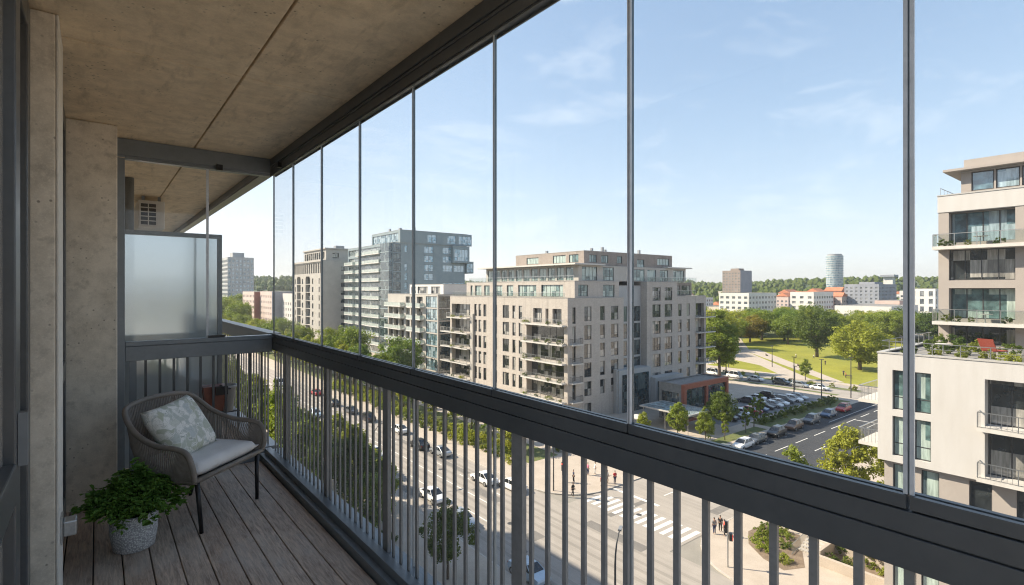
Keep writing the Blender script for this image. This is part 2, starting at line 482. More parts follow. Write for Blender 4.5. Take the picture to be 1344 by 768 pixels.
M_darkglaz = pane_mat('dark_glazing', (0.02, 0.032, 0.036), (0.14, 0.18, 0.18), 0.25, 2.0)
M_roofgrey = noisy('roof_gravel', (0.2, 0.195, 0.185), (0.28, 0.27, 0.255), 1.5, 0.95)
M_metalroof = noisy('metal_sheet', (0.3, 0.31, 0.32), (0.36, 0.37, 0.38), 1, 0.4, 0.4)
M_orange = noisy('rust_orange_panel', (0.27, 0.08, 0.045), (0.32, 0.10, 0.055), 1.2, 0.6)
M_canopy = pane_mat('canopy_glass', (0.2, 0.25, 0.26), (0.3, 0.36, 0.37), 0.3, 1.8, 0.08, (3, 3, 9))
M_redtile = noisy('red_roof_tile', (0.42, 0.15, 0.08), (0.5, 0.22, 0.12), 0.3, 0.85, 0, 3, 0.3)
M_farwhite = noisy('far_white_wall', (0.58, 0.565, 0.54), (0.66, 0.645, 0.62), 0.15, 0.9, 0, 2, 0.1)
M_farbrown = noisy('far_brown_wall', (0.25, 0.205, 0.175), (0.31, 0.26, 0.225), 0.15, 0.9, 0, 2, 0.1)
M_fargrey = noisy('far_grey_wall', (0.24, 0.26, 0.30), (0.3, 0.32, 0.36), 0.15, 0.9, 0, 2, 0.1)
M_farpink = noisy('far_pinkish_wall', (0.46, 0.38, 0.345), (0.54, 0.45, 0.41), 0.15, 0.9, 0, 2, 0.1)
M_farred = noisy('far_brick_wall', (0.33, 0.15, 0.11), (0.39, 0.19, 0.14), 0.15, 0.9, 0, 2, 0.1)

# ground
M_ground = noisy('city_ground', (0.25, 0.235, 0.205), (0.33, 0.31, 0.275), 0.03, 0.95, 0, 0.4, 0.2, 0)
def asphalt(name, c1, c2):
    m, t, out = new_mat(name)
    v = coords(t, 'pos')
    a = noise_tex(t, v, 0.35, 6, 0.65); b = noise_tex(t, v, 30, 3, 0.7)
    st = noise_tex(t, coords(t, 'pos', (1.2, 0.06, 1)), 1.1, 4, 0.6)
    col = mixc(t, ramp(t, a, 0.35, 0.68), c1, c2)
    col = mixc(t, ramp(t, st, 0.46, 0.68, 0, 0.5), col, [k * 0.72 for k in c1])
    col = mixc(t, ramp(t, b, 0.4, 0.8, 0, 0.35), col, [k * 1.3 for k in c2])
    pbsdf(t, out, col, 0.9, 0, 1.4, b, 0.2, 0.01)
    return m
M_road = asphalt('worn_asphalt', (0.30, 0.275, 0.245), (0.35, 0.32, 0.285))
M_shaderoad = asphalt('shade_darkened_asphalt', (0.042, 0.045, 0.05), (0.055, 0.058, 0.064))  # shade over the side street, painted in as a darker asphalt tone
M_pave = noisy('pale_paving', (0.40, 0.345, 0.285), (0.47, 0.41, 0.345), 0.5, 0.9, 0, 9, 0.2, 0.1)
M_lot = noisy('lot_paving', (0.2, 0.2, 0.2), (0.25, 0.25, 0.25), 0.4, 0.9, 0, 9, 0.2, 0.1)
M_kerb = noisy('kerb_stone', (0.42, 0.39, 0.35), (0.5, 0.47, 0.42), 2, 0.9)
M_paint = noisy('road_paint', (0.66, 0.65, 0.61), (0.76, 0.75, 0.71), 1.5, 0.8, 0, 12, 0.35, 0)
M_lawn = noisy('lawn_grass', (0.205, 0.21, 0.016), (0.285, 0.28, 0.025), 0.09, 0.95, 0, 2.5, 0.35, 0)
M_rough = noisy('rough_grass', (0.09, 0.125, 0.035), (0.17, 0.17, 0.06), 0.5, 0.95, 0, 5, 0.4, 0)
M_soil = noisy('bare_soil', (0.16, 0.115, 0.08), (0.26, 0.2, 0.14), 1.5, 0.95, 0, 12, 0.4, 0.2)
M_hill = noisy('hill_woods', (0.045, 0.075, 0.03), (0.08, 0.11, 0.045), 0.02, 0.95, 0, 0.2, 0.3, 0)
M_bark = noisy('bark', (0.11, 0.085, 0.062), (0.19, 0.15, 0.115), 8, 0.9, 0, 40, 0.4, 0.4, 'Object')

def leaf_mat(name, a, b, c=None, tl=0.42):
    m, t, out = new_mat(name)
    oi = N(t, "ShaderNodeObjectInfo")
    n = noise_tex(t, coords(t, 'pos'), 0.9, 4, 0.65)
    n2 = noise_tex(t, coords(t, 'pos'), 7, 2, 0.6)
    col = mixc(t, ramp(t, n, 0.36, 0.66), a, b)
    col = mixc(t, ramp(t, n2, 0.42, 0.7, 0, 0.5), col, [k * 0.55 for k in a])
    col = mixc(t, ramp(t, oi.outputs['Random'], 0, 1, 0, 0.75), col, c or [b[0] * 1.25, b[1] * 1.05, b[2] * 0.9])
    d = N(t, "ShaderNodeBsdfPrincipled"); d.inputs['Roughness'].default_value = 0.55; d.inputs['IOR'].default_value = 1.35
    tr = N(t, "ShaderNodeBsdfTranslucent"); ms = N(t, "ShaderNodeMixShader"); ms.inputs[0].default_value = tl
    t.links.new(col, d.inputs['Base Color'])
    tcol = mixc(t, 1.0, col, (1.25, 1.2, 0.55), 'MULTIPLY')
    t.links.new(tcol, tr.inputs[0])
    t.links.new(d.outputs[0], ms.inputs[1]); t.links.new(tr.outputs[0], ms.inputs[2]); t.links.new(ms.outputs[0], out.inputs[0])
    return m
M_leaf = leaf_mat('tree_leaves', (0.11, 0.19, 0.03), (0.215, 0.29, 0.05))
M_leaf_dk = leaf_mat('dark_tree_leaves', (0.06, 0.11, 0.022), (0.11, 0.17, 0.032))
M_leaf_yl = leaf_mat('yellow_green_leaves', (0.17, 0.24, 0.03), (0.29, 0.345, 0.05))
M_leaf_gold = leaf_mat('golden_leaves', (0.19, 0.18, 0.03), (0.27, 0.23, 0.04))
M_leaf_rust = leaf_mat('rust_leaves', (0.32, 0.1, 0.03), (0.4, 0.14, 0.05))
M_leaf_pot = leaf_mat('pot_plant_leaves', (0.11, 0.23, 0.045), (0.19, 0.34, 0.07), (0.2, 0.34, 0.065), 0.35)
M_shrub = leaf_mat('shrub_leaves', (0.10, 0.16, 0.028), (0.21, 0.26, 0.05))

# ------------------------------------------------------------------ ground, roads, terrain
def sheet(name, x0, y0, x1, y1, z, m, kind='structure', label=None):
    o = MB(((x0 + x1) / 2, (y0 + y1) / 2, z)); o.quad((x0, y0, z), (x1, y0, z), (x1, y1, z), (x0, y1, z))
    ob = o.build(name, m); ob['kind'] = kind
    return ob

sheet('ground', -4500, -4500, 4500, 4500, -0.03, M_ground)
sheet('road', 29.5, -200, 44.5, 900, 0.0, M_road)                  # main road
sheet('road', 44.505, 31.3, 66, 46, 0.0, M_road); sheet('road', 66.005, 31.3, 140, 46, 0.0, M_shaderoad)               # side street
sheet('road', 140.005, -200, 158, 500, 0.0, M_road)                # far street

def rounded_corner(cx, cy, r, a0, a1, n=8):
    return [(cx + r * math.cos(R(a0 + (a1 - a0) * i / n)), cy + r * math.sin(R(a0 + (a1 - a0) * i / n))) for i in range(n + 1)]

def pavement(poly, m=M_pave):
    o = MB((poly[0][0], poly[0][1], 0)); o.prism(poly, -0.02, 0.12)
    ob = o.build('pavement', m); ob['kind'] = 'structure'
    return ob
pavement([(1, -200), (29.5, -200), (29.5, 900), (1, 900)])
pavement([(140, 46)] + [(140, 900), (44.5, 900)] + rounded_corner(51.5, 53, 7, 180, 270))
pavement([(44.5, -200), (140, -200), (140, 31.3)] + rounded_corner(52.5, 23.3, 8, 90, 180))
pavement([(158, -200), (420, -200), (420, 600), (158, 600)])

def kerb(path):
    o = MB((path[0][0], path[0][1], 0))
    for a, b in zip(path, path[1:]):
        d = Vector((b[0] - a[0], b[1] - a[1])); nrm = Vector((-d.y, d.x)).normalized() * 0.16
        o.prism([(a[0], a[1]), (b[0], b[1]), (b[0] + nrm.x, b[1] + nrm.y), (a[0] + nrm.x, a[1] + nrm.y)], -0.01, 0.128)
    ob = o.build('kerb', M_kerb); ob['kind'] = 'structure'
kerb([(29.52, 900), (29.52, -200)][::-1])
kerb(([(140, 45.98)] + rounded_corner(51.5, 53, 7.02, 180, 270)[::-1] + [(44.48, 900)]))
kerb(([(44.48, -200)] + rounded_corner(52.5, 23.3, 8.02, 90, 180)[::-1] + [(140, 31.32)]))

# markings
mk = MB((40, 40, 0))
zz = 0.006
def mark(x0, y0, x1, y1): mk.quad((x0, y0, zz), (x1, y0, zz), (x1, y1, zz), (x0, y1, zz))
y = -60
while y < 300:
    if not 28 < y < 47: mark(34.2, y, 34.34, y + 5.0)
    y += 7.2
y = -60
while y < 300:
    if not 26 < y < 50: mark(39.9, y, 40.02, y + 2.6)
    y += 7.5
mark(37.2, 52, 37.34, 300); mark(37.2, -60, 37.34, 29)
for i in range(13):
    yy = 31.7 + i * 1.09
    mark(47.0, yy, 50.6, yy + 0.55)
mark(52.6, 38.7, 53.1, 45.7)
x = 56
while x < 138:
    mark(x, 40.15, x + 4.6, 40.3); x += 7.3
x = 60
while x < 138:
    mark(x, 36.3, x + 4.0, 36.44); x += 7.6
mark(112, 42.4, 138, 42.52)
for xx in (69, 75.6, 82, 88.6, 95.2, 101.8, 108.4):
    mark(xx, 42.9, xx + 0.1, 45.6)
mark(118, 33, 118.3, 40)
ob = mk.build('road_markings', M_paint); ob['kind'] = 'structure'

M_patch = asphalt('patched_asphalt', (0.16, 0.15, 0.14), (0.2, 0.19, 0.175))
rq = random.Random(3); pk = MB((38, 40, 0))
for (x0, y0, x1, y1) in ((38.0, 51.5, 39.4, 57.0), (31.0, 60, 32.2, 71), (42.2, 33, 43.6, 41), (35.2, 41.2, 37.0, 43.0), (46.0, 40.2, 54.0, 41.0), (40.6, 62, 41.5, 84), (33, 88, 35.6, 92), (30.2, 26, 31.4, 36), (56, 33, 59, 34.2), (150, 40, 152, 70), (143.9, 62, 145.2, 80)):
    pk.quad((x0, y0, 0.003), (x1, y0, 0.003), (x1, y1, 0.003), (x0, y1, 0.003))
ob = pk.build('road', M_patch); ob['kind'] = 'structure'
tk = MB((38, 40, 0)); M_track = asphalt('tyre_darkened_asphalt', (0.25, 0.23, 0.205), (0.29, 0.265, 0.235))
for xc in (31.6, 33.0, 35.0, 36.4, 38.0, 39.4, 40.6, 42.0): tk.quad((xc - 0.22, -60, 0.0015), (xc + 0.22, -60, 0.0015), (xc + 0.22, 400, 0.0015), (xc - 0.22, 400, 0.0015))
ob = tk.build('road', M_track); ob['kind'] = 'structure'
def patch(name, pts, m, z=0.128, kind='structure'):
    o = MB((pts[0][0], pts[0][1], z)); o.poly([(p[0], p[1], z) for p in pts])
    ob = o.build(name, m); ob['kind'] = kind
    return ob
patch('lawn', [(161, 66), (161, 30), (330, 30), (330, 135), (262, 140), (215, 115)], M_lawn)
patch('lawn', [(163, 76), (176, 88), (182, 100), (163, 100)], M_lawn)
patch('path', [(160, 60.5), (162, 57.5), (222, 112), (215, 115.5)], M_pave, 0.136)
patch('path', [(176, 104), (215, 112), (300, 165), (294, 172)], M_pave, 0.134)
patch('lawn', [(225, 118), (420, 118), (420, 300), (225, 300)], M_rough, 0.124)
patch('lawn', [(163, 104), (222, 125), (224, 220), (163, 220)], M_rough, 0.126)
patch('car_park', [(93, 52.3), (133, 52.3), (133, 63), (93, 63)], M_lot)
patch('grass_verge', [(72, 47.2), (97, 47.2), (97, 49.6), (72, 49.6)], M_rough)
patch('grass_verge', [(99, 47.0), (136, 47.0), (136, 51.6), (99, 51.6)], M_rough)
patch('grass_verge', [(141.6, 52), (143.3, 52), (143.3, 200), (141.6, 200)], M_rough, 0.01)
patch('grass_verge', [(150.8, 50), (153.2, 50), (153.2, 96), (150.8, 96)], M_rough, 0.01)
patch('grass_verge', [(14, 20), (22, 20), (22, 240), (14, 240)], M_rough)
patch('grass_verge', [(50.3, 60), (56.5, 60), (56.5, 240), (50.3, 240)], M_rough)
patch('flower_bed', [(49.6, 22.6), (50.2, 24.8), (52, 27.2), (54.6, 28.6), (58, 28.4), (58, 24.8), (53.4, 22.5), (51.6, 21.6)], M_soil)
patch('flower_bed', [(53.2, 14), (62, 14), (62, 22.0), (55, 21)], M_soil, 0.13)
patch('flower_bed', [(63, 62), (70, 62), (70, 70), (63, 70)], M_soil)

# hills beyond the town
def hill_h(x, y):
    r = math.hypot(x, y)
    t = min(1, max(0, (r - 430) / 900)); t = t * t * (3 - 2 * t)
    n = mnoise.fractal(Vector((x / 520, y / 520, 3.1)), 1.0, 2.0, 4)
    return t * (34 + 24 * n)
ho = MB((600, 600, 0))
na, nr = 90, 26
ids = {}
for i in range(nr):
    r = 420 * (2600 / 420) ** (i / (nr - 1))
    for j in range(na):
        a = R(-32 + 128 * j / (na - 1))
        x, y = r * math.cos(a), r * math.sin(a)
        ids[i, j] = len(ho.v); ho.v.append((x, y, hill_h(x, y) - (0.2 if i == 0 else 0)))
for i in range(nr - 1):
    for j in range(na - 1):
        ho.f.append((ids[i, j], ids[i + 1, j], ids[i + 1, j + 1], ids[i, j + 1])); ho.m.append(0)
hb = ho.build('hills', M_hill, smooth=True); hb['kind'] = 'structure'

# ------------------------------------------------------------------ buildings
WIN_CACHE = {}
def win_meshes(w, h, cols, rows, fm, pm, ft):
    k = (round(w, 2), round(h, 2), cols, rows, fm.name, pm.name, ft)
    if k not in WIN_CACHE:
        f = MB(); d = 0.07
        f.box(0, 0, 0, ft, d, h); f.box(w - ft, 0, 0, w, d, h)
        f.box(ft, 0, 0, w - ft, d, ft); f.box(ft, 0, h - ft, w - ft, d, h)
        for c in range(1, cols):
            x = w * c / cols; f.box(x - ft * 0.45, 0.006, ft, x + ft * 0.45, d - 0.006, h - ft)
        for r_ in range(1, rows):
            z = h * (0.32 if rows == 2 else r_ / rows)
            for c in range(cols):
                x0 = max(ft, w * c / cols + (ft * 0.45 if c else 0)); x1 = min(w - ft, w * (c + 1) / cols - (ft * 0.45 if c < cols - 1 else 0))
                f.box(x0, 0.012, z - ft * 0.35, x1, d - 0.012, z + ft * 0.35)
        p = MB(); p.box(ft * 0.5, d * 0.55, ft * 0.5, w - ft * 0.5, d * 0.8, h - ft * 0.5)
        WIN_CACHE[k] = (f.mesh('window', fm), p.mesh('pane', pm), f, p)
    return WIN_CACHE[k]

class Building:
    def __init__(s, name, label, cat, loc, group=None):
        s.loc = Vector((loc[0], loc[1], 0)); s.e = thing(name, label, cat, (loc[0], loc[1], 0), 0, group)
        s.mb = {}; s.wins = []
    def part(s, name, m):
        return s.mb.setdefault((name, m.name), MB())
    def box(s, name, m, x0, y0, z0, x1, y1, z1): s.part(name, m).box(x0, y0, z0, x1, y1, z1)
    def solo(s, name, m, *a): MB().box(*a).build(name, m, s.e)
    def face(s, name, m, ox, oy, rot, U, z0, z1, holes=(), pm=M_pane, fm=M_frame, ft=0.08):
        """a wall seen from outside, running left to right from (ox, oy); holes: (u, z, w, h, depth, cols, rows)"""
        b = s.part(name, m); c, sn = round(math.cos(R(rot)), 6), round(math.sin(R(rot)), 6)
        P = lambda u, d, z: (ox + c * u - sn * d, oy + sn * u + c * d, z)
        hs = [h for h in holes if h[1] < z1 and h[1] + h[3] > z0]
        us = sorted({0, U} | {round(h[0], 4) for h in hs} | {round(h[0] + h[2], 4) for h in hs})
        zs = sorted({z0, z1} | {round(h[1], 4) for h in hs} | {round(h[1] + h[3], 4) for h in hs})
        for i in range(len(us) - 1):
            um = (us[i] + us[i + 1]) / 2; j = 0
            run = None
            for j in range(len(zs) - 1):
                zm = (zs[j] + zs[j + 1]) / 2
                ins = any(h[0] < um < h[0] + h[2] and h[1] < zm < h[1] + h[3] for h in hs)
                if not ins and run is None: run = zs[j]
                if run is not None and (ins or j == len(zs) - 2):
                    top = zs[j] if ins else zs[j + 1]
                    b.quad(P(us[i], 0, run), P(us[i + 1], 0, run), P(us[i + 1], 0, top), P(us[i], 0, top)); run = None
        for h in hs:
            u, z, w, hh, dp = h[:5]; cols = h[5] if len(h) > 5 else 1; rows = h[6] if len(h) > 6 else 1
            q = lambda A, B: b.quad(A[0], B[0], B[1], A[1])
            f0 = [P(u, 0, z), P(u + w, 0, z), P(u + w, 0, z + hh), P(u, 0, z + hh)]
            f1 = [P(u, dp, z), P(u + w, dp, z), P(u + w, dp, z + hh), P(u, dp, z + hh)]
            for a_ in range(4):
                b_ = (a_ + 1) % 4
                b.quad(f0[a_], f0[b_], f1[b_], f1[a_])
            if cols:
                s.wins.append((P(u, dp - 0.075, z), rot, w, hh, cols, rows, h[7] if len(h) > 7 else fm, h[8] if len(h) > 8 else pm, ft))
            else:
                b.quad(*f1)
    def mass(s, name, m, x0, y0, z0, x1, y1, z1, hl=(), hf=(), roof=M_roofgrey, roofname='roof', pm=M_pane, fm=M_frame, ft=0.08, top=0.02):
        """a block: west face (holes hl) and south face (holes hf) towards the balcony, plain backs, a flat roof"""
        s.face(name, m, x0, y1, -90, y1 - y0, z0, z1, hl, pm, fm, ft)
        s.face(name, m, x0, y0, 0, x1 - x0, z0, z1, hf, pm, fm, ft)
        b = s.part(name, m)
        b.quad((x1, y0, z0), (x1, y1, z0), (x1, y1, z1), (x1, y0, z1)); b.quad((x0, y1, z0), (x1, y1, z0), (x1, y1, z1), (x0, y1, z1))
        r = s.part(roofname, roof); zt = z1 - 0.12
        r.quad((x0, y0, zt), (x1, y0, zt), (x1, y1, zt), (x0, y1, zt))
        cp = s.part('coping', M_frame_lt if top >= 0 else m); w = 0.35; k = 0.05
        for (a, b_, c_, d_) in ((x0 - k, y0 - k, x1 + k, y0 + w), (x0 - k, y1 - w, x1 + k, y1 + k), (x0 - k, y0 + w, x0 + w, y1 - w), (x1 - w, y0 + w, x1 + k, y1 - w)):
            cp.box(a, b_, z1 + 0.003, c_, d_, z1 + 0.1)
    def balcony(s, ox, oy, rot, u0, u1, z, depth, style='bars', m=M_fascia, th=0.26, hh=1.05, ends=(1, 1), rm=M_steel):
        c, sn = round(math.cos(R(rot)), 6), round(math.sin(R(rot)), 6)
        P = lambda u, d: (ox + c * u - sn * d, oy + sn * u + c * d)
        def bx(mb, ua, ub, da, db, za, zb):
            A = P(ua, da); B = P(ub, db)
            mb.box(min(A[0], B[0]), min(A[1], B[1]), za, max(A[0], B[0]), max(A[1], B[1]), zb)
        b = MB(); bx(b, u0, u1, -depth, 0.0, z - th, z); bo = b.build('balcony', m, s.e)
        r = MB(); e = 0.05; q = -depth + e
        segs = [('f', u0 + e, u1 - e)]
        bx(r, u0 + e, u1 - e, q - 0.025, q + 0.025, z + hh - 0.05, z + hh)
        for k, uu in ((0, u0 + e), (1, u1 - e)):
            if ends[k]: bx(r, uu - 0.025, uu + 0.025, q + 0.025, -0.01, z + hh - 0.05, z + hh)
        n = max(1, int((u1 - u0) / 1.5)); 
        for i in range(n + 1):
            uu = u0 + e + (u1 - u0 - 2 * e) * i / n; bx(r, uu - 0.025, uu + 0.025, q - 0.024, q + 0.024, z, z + hh - 0.05)
        if style == 'bars':
            nb = int((u1 - u0) / 0.26)
            for i in range(nb):
                uu = u0 + e + (u1 - u0 - 2 * e) * (i + 0.5) / nb; bx(r, uu - 0.011, uu + 0.011, q - 0.01, q + 0.01, z + 0.06, z + hh - 0.05)
            bx(r, u0 + e, u1 - e, q - 0.015, q + 0.015, z + 0.04, z + 0.07)
            for k, uu in ((0, u0 + e), (1, u1 - e)):
                if ends[k]:
                    for i in range(int(depth / 0.26)):
                        dd = q + 0.15 + i * 0.26; bx(r, uu - 0.01, uu + 0.01, dd - 0.01, dd + 0.01, z, z + hh - 0.05)
        ro = r.build('railing', rm, bo)
        if style in ('glass', 'white'):
            g = MB(); bx(g, u0 + e + 0.03, u1 - e - 0.03, q - 0.008, q + 0.008, z + 0.05, z + hh - 0.07)
            for k, uu in ((0, u0 + e), (1, u1 - e)):
                if ends[k]: bx(g, uu - 0.008, uu + 0.008, q + 0.05, -0.03, z + 0.05, z + hh - 0.07)
            g.build('glass_panel', M_railglass if style == 'glass' else M_milk, bo)
        return bo
    def finish(s, cap=100):
        for (nm, mn), mb in s.mb.items():
            mb.build(nm, MATS[mn], s.e, recalc=False)
        cp = Vector((0, 0, E)) - s.loc
        s.wins.sort(key=lambda w: (Vector(w[0]) - cp).length)
        fr, pn = {}, {}
        for i, (p, rot, w, h, c, r_, fm, pm, ft) in enumerate(s.wins):
            wm, pmh, fb, pb = win_meshes(w, h, c, r_, fm, pm, ft)
            if i < cap:
                o = put('window', wm, s.e, p, R(rot)); put('pane', pmh, o)
            else:
                co, sn = math.cos(R(rot)), math.sin(R(rot))
                for src, dst, mat_ in ((fb, fr, fm), (pb, pn, pm)):
                    t = dst.setdefault(mat_.name, MB()); n = len(t.v)
                    t.v += [(p[0] + co * a - sn * b, p[1] + sn * a + co * b, p[2] + z) for a, b, z in src.v]
                    t.f += [tuple(n + k for k in f) for f in src.f]; t.m += [0] * len(src.f)
        if fr:
            t = MB(); mats = []
            for d in (fr, pn):
                for mn, x in d.items():
                    n = len(t.v); t.v += x.v; t.f += [tuple(n + k for k in f) for f in x.f]; t.m += [len(mats)] * len(x.f); mats.append(MATS[mn])
            t.cm = 1
            o = t.build('windows', mats, s.e, recalc=False); o['kind'] = 'stuff'
M_milk = clear_glass('white_railing_glass', (0.5, 0.53, 0.53), 0.6)
def _milk():
    m, t, out = new_mat('milky_railing')
    n = noise_tex(t, coords(t, 'pos'), 0.8, 4, 0.7); p = pbsdf(t, out, mixc(t, ramp(t, n, 0.35, 0.65), (0.50, 0.56, 0.53), (0.70, 0.74, 0.71)), 0.15, 0, 1.6)
    tr = N(t, 'ShaderNodeBsdfTransparent'); tr.inputs[0].default_value = (0.85, 0.92, 0.9, 1); ms = N(t, 'ShaderNodeMixShader'); ms.inputs[0].default_value = 0.62
    t.links.new(tr.outputs[0], ms.inputs[1]); t.links.new(p.outputs[0], ms.inputs[2]); t.links.new(ms.outputs[0], out.inputs[0])
    return m
M_milk = _milk()

FZ = [0.9 + 3.72 * k for k in range(7)]      # window sills of the brick block, ground floor up (top row sill 19.5, head 22.4)

# ---- the brick block on the corner
B = Building('apartment_building', 'seven storey pinkish brick apartment block with stepped penthouse floors on the street corner', 'building', (71.3, 73.2))
YL = 116.2 - 73.2                                  # length of the street face
uL = lambda Y: 116.2 - Y                           # world Y -> u on the street face
hl = []
for k in range(1, 6):                              # single windows, floors 1..5
    z = FZ[k] + (0.0)
    for (Ya, Yb, c) in ((105.2, 104.1, 1), (103.4, 102.3, 1), (101.4, 100.2, 1), (97.2, 96.0, 1), (93.9, 91.6, 2), (90.4, 89.3, 1), (88.2, 87.0, 1)):
        hl.append((uL(Ya), z, Ya - Yb, 2.85, 0.25, c, 1))
    if k < 5: hl.append((uL(85.6), z - 0.55, 11.4, 3.3, 1.6, 6, 1))
    else:
        hl.append((uL(83.4), z - 0.45, 2.7, 2.95, 0.6, 2, 1)); hl.append((uL(79.6), z - 0.45, 0.9, 2.95, 0.6, 1, 1)); hl.append((uL(77.5), z - 0.45, 2.6, 2.95, 0.6, 2, 1))
    hl.append((uL(115.4), z - 0.5, 8.4, 3.2, 1.2, 5, 1))
for (Ya, Yb) in ((104, 100), (97, 92), (90, 87), (84, 76)):
    hl.append((uL(Ya), 0.5, Ya - Yb, 3.0, 0.4, 3, 1))
z6 = FZ[6] - 2.45
hf = []
wl = ((4.6, 2.05), (9.2, 1.4), (12.5, 2.3))
FR = [19.55 - 3.73 * k for k in range(6)][::-1]   # sills on the side-street face
for k, z in enumerate(FR):
    for (u, w) in wl:
        if k == 0 and u > 9: continue
        hf.append((u, z, w, 2.88 if k else 2.3, 0.22, 2 if w > 1.5 else 1, 2 if w > 1.5 else 1))
    if k in (1, 2, 3, 4, 5): hf.append((1.3, z - 0.4, 0.9, 3.2, 0.3, 1, 1))
B.mass('wall', M_brick, 0, 0, 0.1, 16.5, YL, 24.1, [(h[0], h[1] - 0.2 if False else h[1], *h[2:]) for h in hl], hf)
# balconies on the street face
for k in range(1, 6):
    z = FZ[k] - 0.6
    B.balcony(0, YL, -90, uL(86.2), uL(73.6), z, 1.15, 'bars', M_fascia, 0.3, 1.1, (1, 1))
    B.balcony(0, YL, -90, uL(116.0 + (3.0 if k < 5 else 0)), uL(106.6), z, 1.3, 'bars', M_fascia, 0.26, 1.1, (1, 1))
for k in range(1, 5):
    B.balcony(0, 0, 0, 0.5, 3.4, FZ[k] - 0.6, 0.9, 'bars', M_fascia, 0.26, 1.1, (1, 1), M_frame)
B.box('pier', M_stone, -0.5, YL - uL(105.2) - 0.0 , 0.1, -0.02, YL - uL(106.3), 20)
# second tier
hl2 = [(uL(112) - 5 + i * 0.0, 0, 0, 0, 0) for i in range(0)]
x2, y2, yt2 = 2.4, 0.5, 39
for (Ya, Yb) in ((110.4, 109.4), (108.4, 105.6), (104.5, 102.2), (100.6, 97.2), (95.5, 93.2), (91.4, 85.2), (83.6, 77.0)):
    hl2.append((73.2 + yt2 - Ya, 24.35, Ya - Yb, 2.45, 0.3, max(1, round((Ya - Yb) / 1.3)), 1))
hf2 = [(1.0, 24.5, 2.8, 2.3, 0.3, 3, 2), (8.2, 24.3, 3.6, 2.5, 0.3, 3, 2)]
B.mass('wall', M_brick, x2, y2, 24.2, 15.6, yt2, 27.5, hl2, hf2, pm=M_pane_teal)
# glazed third tier with an overhanging slab
x3, y3, yt3 = 4.6, 1.6, 33.5
hl3 = []
u = 0.8
while u < yt3 - y3 - 2.6:
    hl3.append((u, 27.7, 2.1, 2.7, 0.15, 2, 1)); u += 2.75
hf3 = [(1.0, 27.7, 4.4, 2.8, 0.2, 4, 2), (7.2, 27.7, 3.4, 2.8, 0.2, 3, 2), (15.5, 27.7, 5.5, 2.6, 0.2, 4, 1), (22.0, 27.6, 3.2, 2.7, 0.2, 1, 1), (26.6, 27.7, 3.2, 2.6, 0.2, 3, 2), (31.8, 27.7, 4.4, 2.7, 0.2, 4, 1)]
B.mass('penthouse', M_stone, x3, y3, 27.6, 41.5, yt3, 30.7, hl3, hf3, pm=M_pane_teal)
B.solo('roof_slab', M_fascia, x3 - 2.0, y3 - 1.0, 30.82, 11.5, yt3 + 1.0, 31.12)
B.solo('roof_slab', M_fascia, 33.5, y3 - 0.6, 30.82, 43.4, 9.0, 31.1)
# brown plant storey
hp = [(4.0, 31.6, 4.2, 1.5, 0.2, 4, 1), (13.0, 31.5, 4.0, 1.7, 0.2, 4, 1), (18.0, 31.5, 2.8, 1.7, 0.2, 3, 1)]
hpf = [(1.6, 31.5, 2.2, 1.6, 0.2, 3, 1), (5.2, 31.5, 2.2, 1.6, 0.2, 3, 1), (10.2, 31.5, 1.7, 1.6, 0.2, 2, 1), (17.0, 29.0, 2.6, 3.6, 0.2, 2, 2), (24.4, 31.5, 4.6, 1.6, 0.2, 4, 1)]
B.mass('penthouse', M_brick_dk, 7.2, 2.6, 30.9, 37.4, 25, 33.8, hp, hpf, pm=M_pane_teal)
for (x, y, h) in ((12, 5, 0.9), (16.5, 6, 1.4), (17.4, 6, 0.9), (28, 5, 1.2), (9, 16, 0.8)):
    B.solo('roof_vent', M_metalroof, x, y, 33.9, x + 0.5, y + 0.5, 33.8 + h)
# terraces' rails
for (ox, oy, rot, u0, u1, z) in ((0.2, YL, -90, 1, YL - 1, 24.2), (2.6, yt2, -90, 1, yt2 - 1, 27.6), (0, 0.2, 0, 34.0, 43.5, 24.6), (0, 0.3, 0, 25, 44, 27.62)):
    t = MB(); c, sn = round(math.cos(R(rot)), 5), round(math.sin(R(rot)), 5)
    n = int((u1 - u0) / 1.4)
    for i in range(n + 1):
        uu = u0 + (u1 - u0) * i / n; px_, py_ = ox + c * uu, oy + sn * uu
        t.box(px_ - 0.02, py_ - 0.02, z, px_ + 0.02, py_ + 0.02, z + 0.98)
    a, b_ = (ox + c * u0, oy + sn * u0), (ox + c * u1, oy + sn * u1)
    t.box(min(a[0], b_[0]) - 0.025, min(a[1], b_[1]) - 0.025, z + 0.98, max(a[0], b_[0]) + 0.025, max(a[1], b_[1]) + 0.025, z + 1.04)
    ro = t.build('terrace_railing', M_steel, B.e)
    g = MB(); g.box(min(a[0], b_[0]) - 0.006, min(a[1], b_[1]) - 0.006, z + 0.08, max(a[0], b_[0]) + 0.006, max(a[1], b_[1]) + 0.006, z + 0.92)
    g.build('glass_panel', M_railglass, ro)
# dark glazed joint
hj = []
for z in FR[1:]: hj.append((0.15, z - 0.7, 7.4, 3.3, 0.2, 5, 2, M_frame, M_darkglaz))
B.mass('stair_tower', M_greyconc, 16.55, 1.6, 0.1, 24.3, 20, 26.6, [], hj, pm=M_darkglaz)
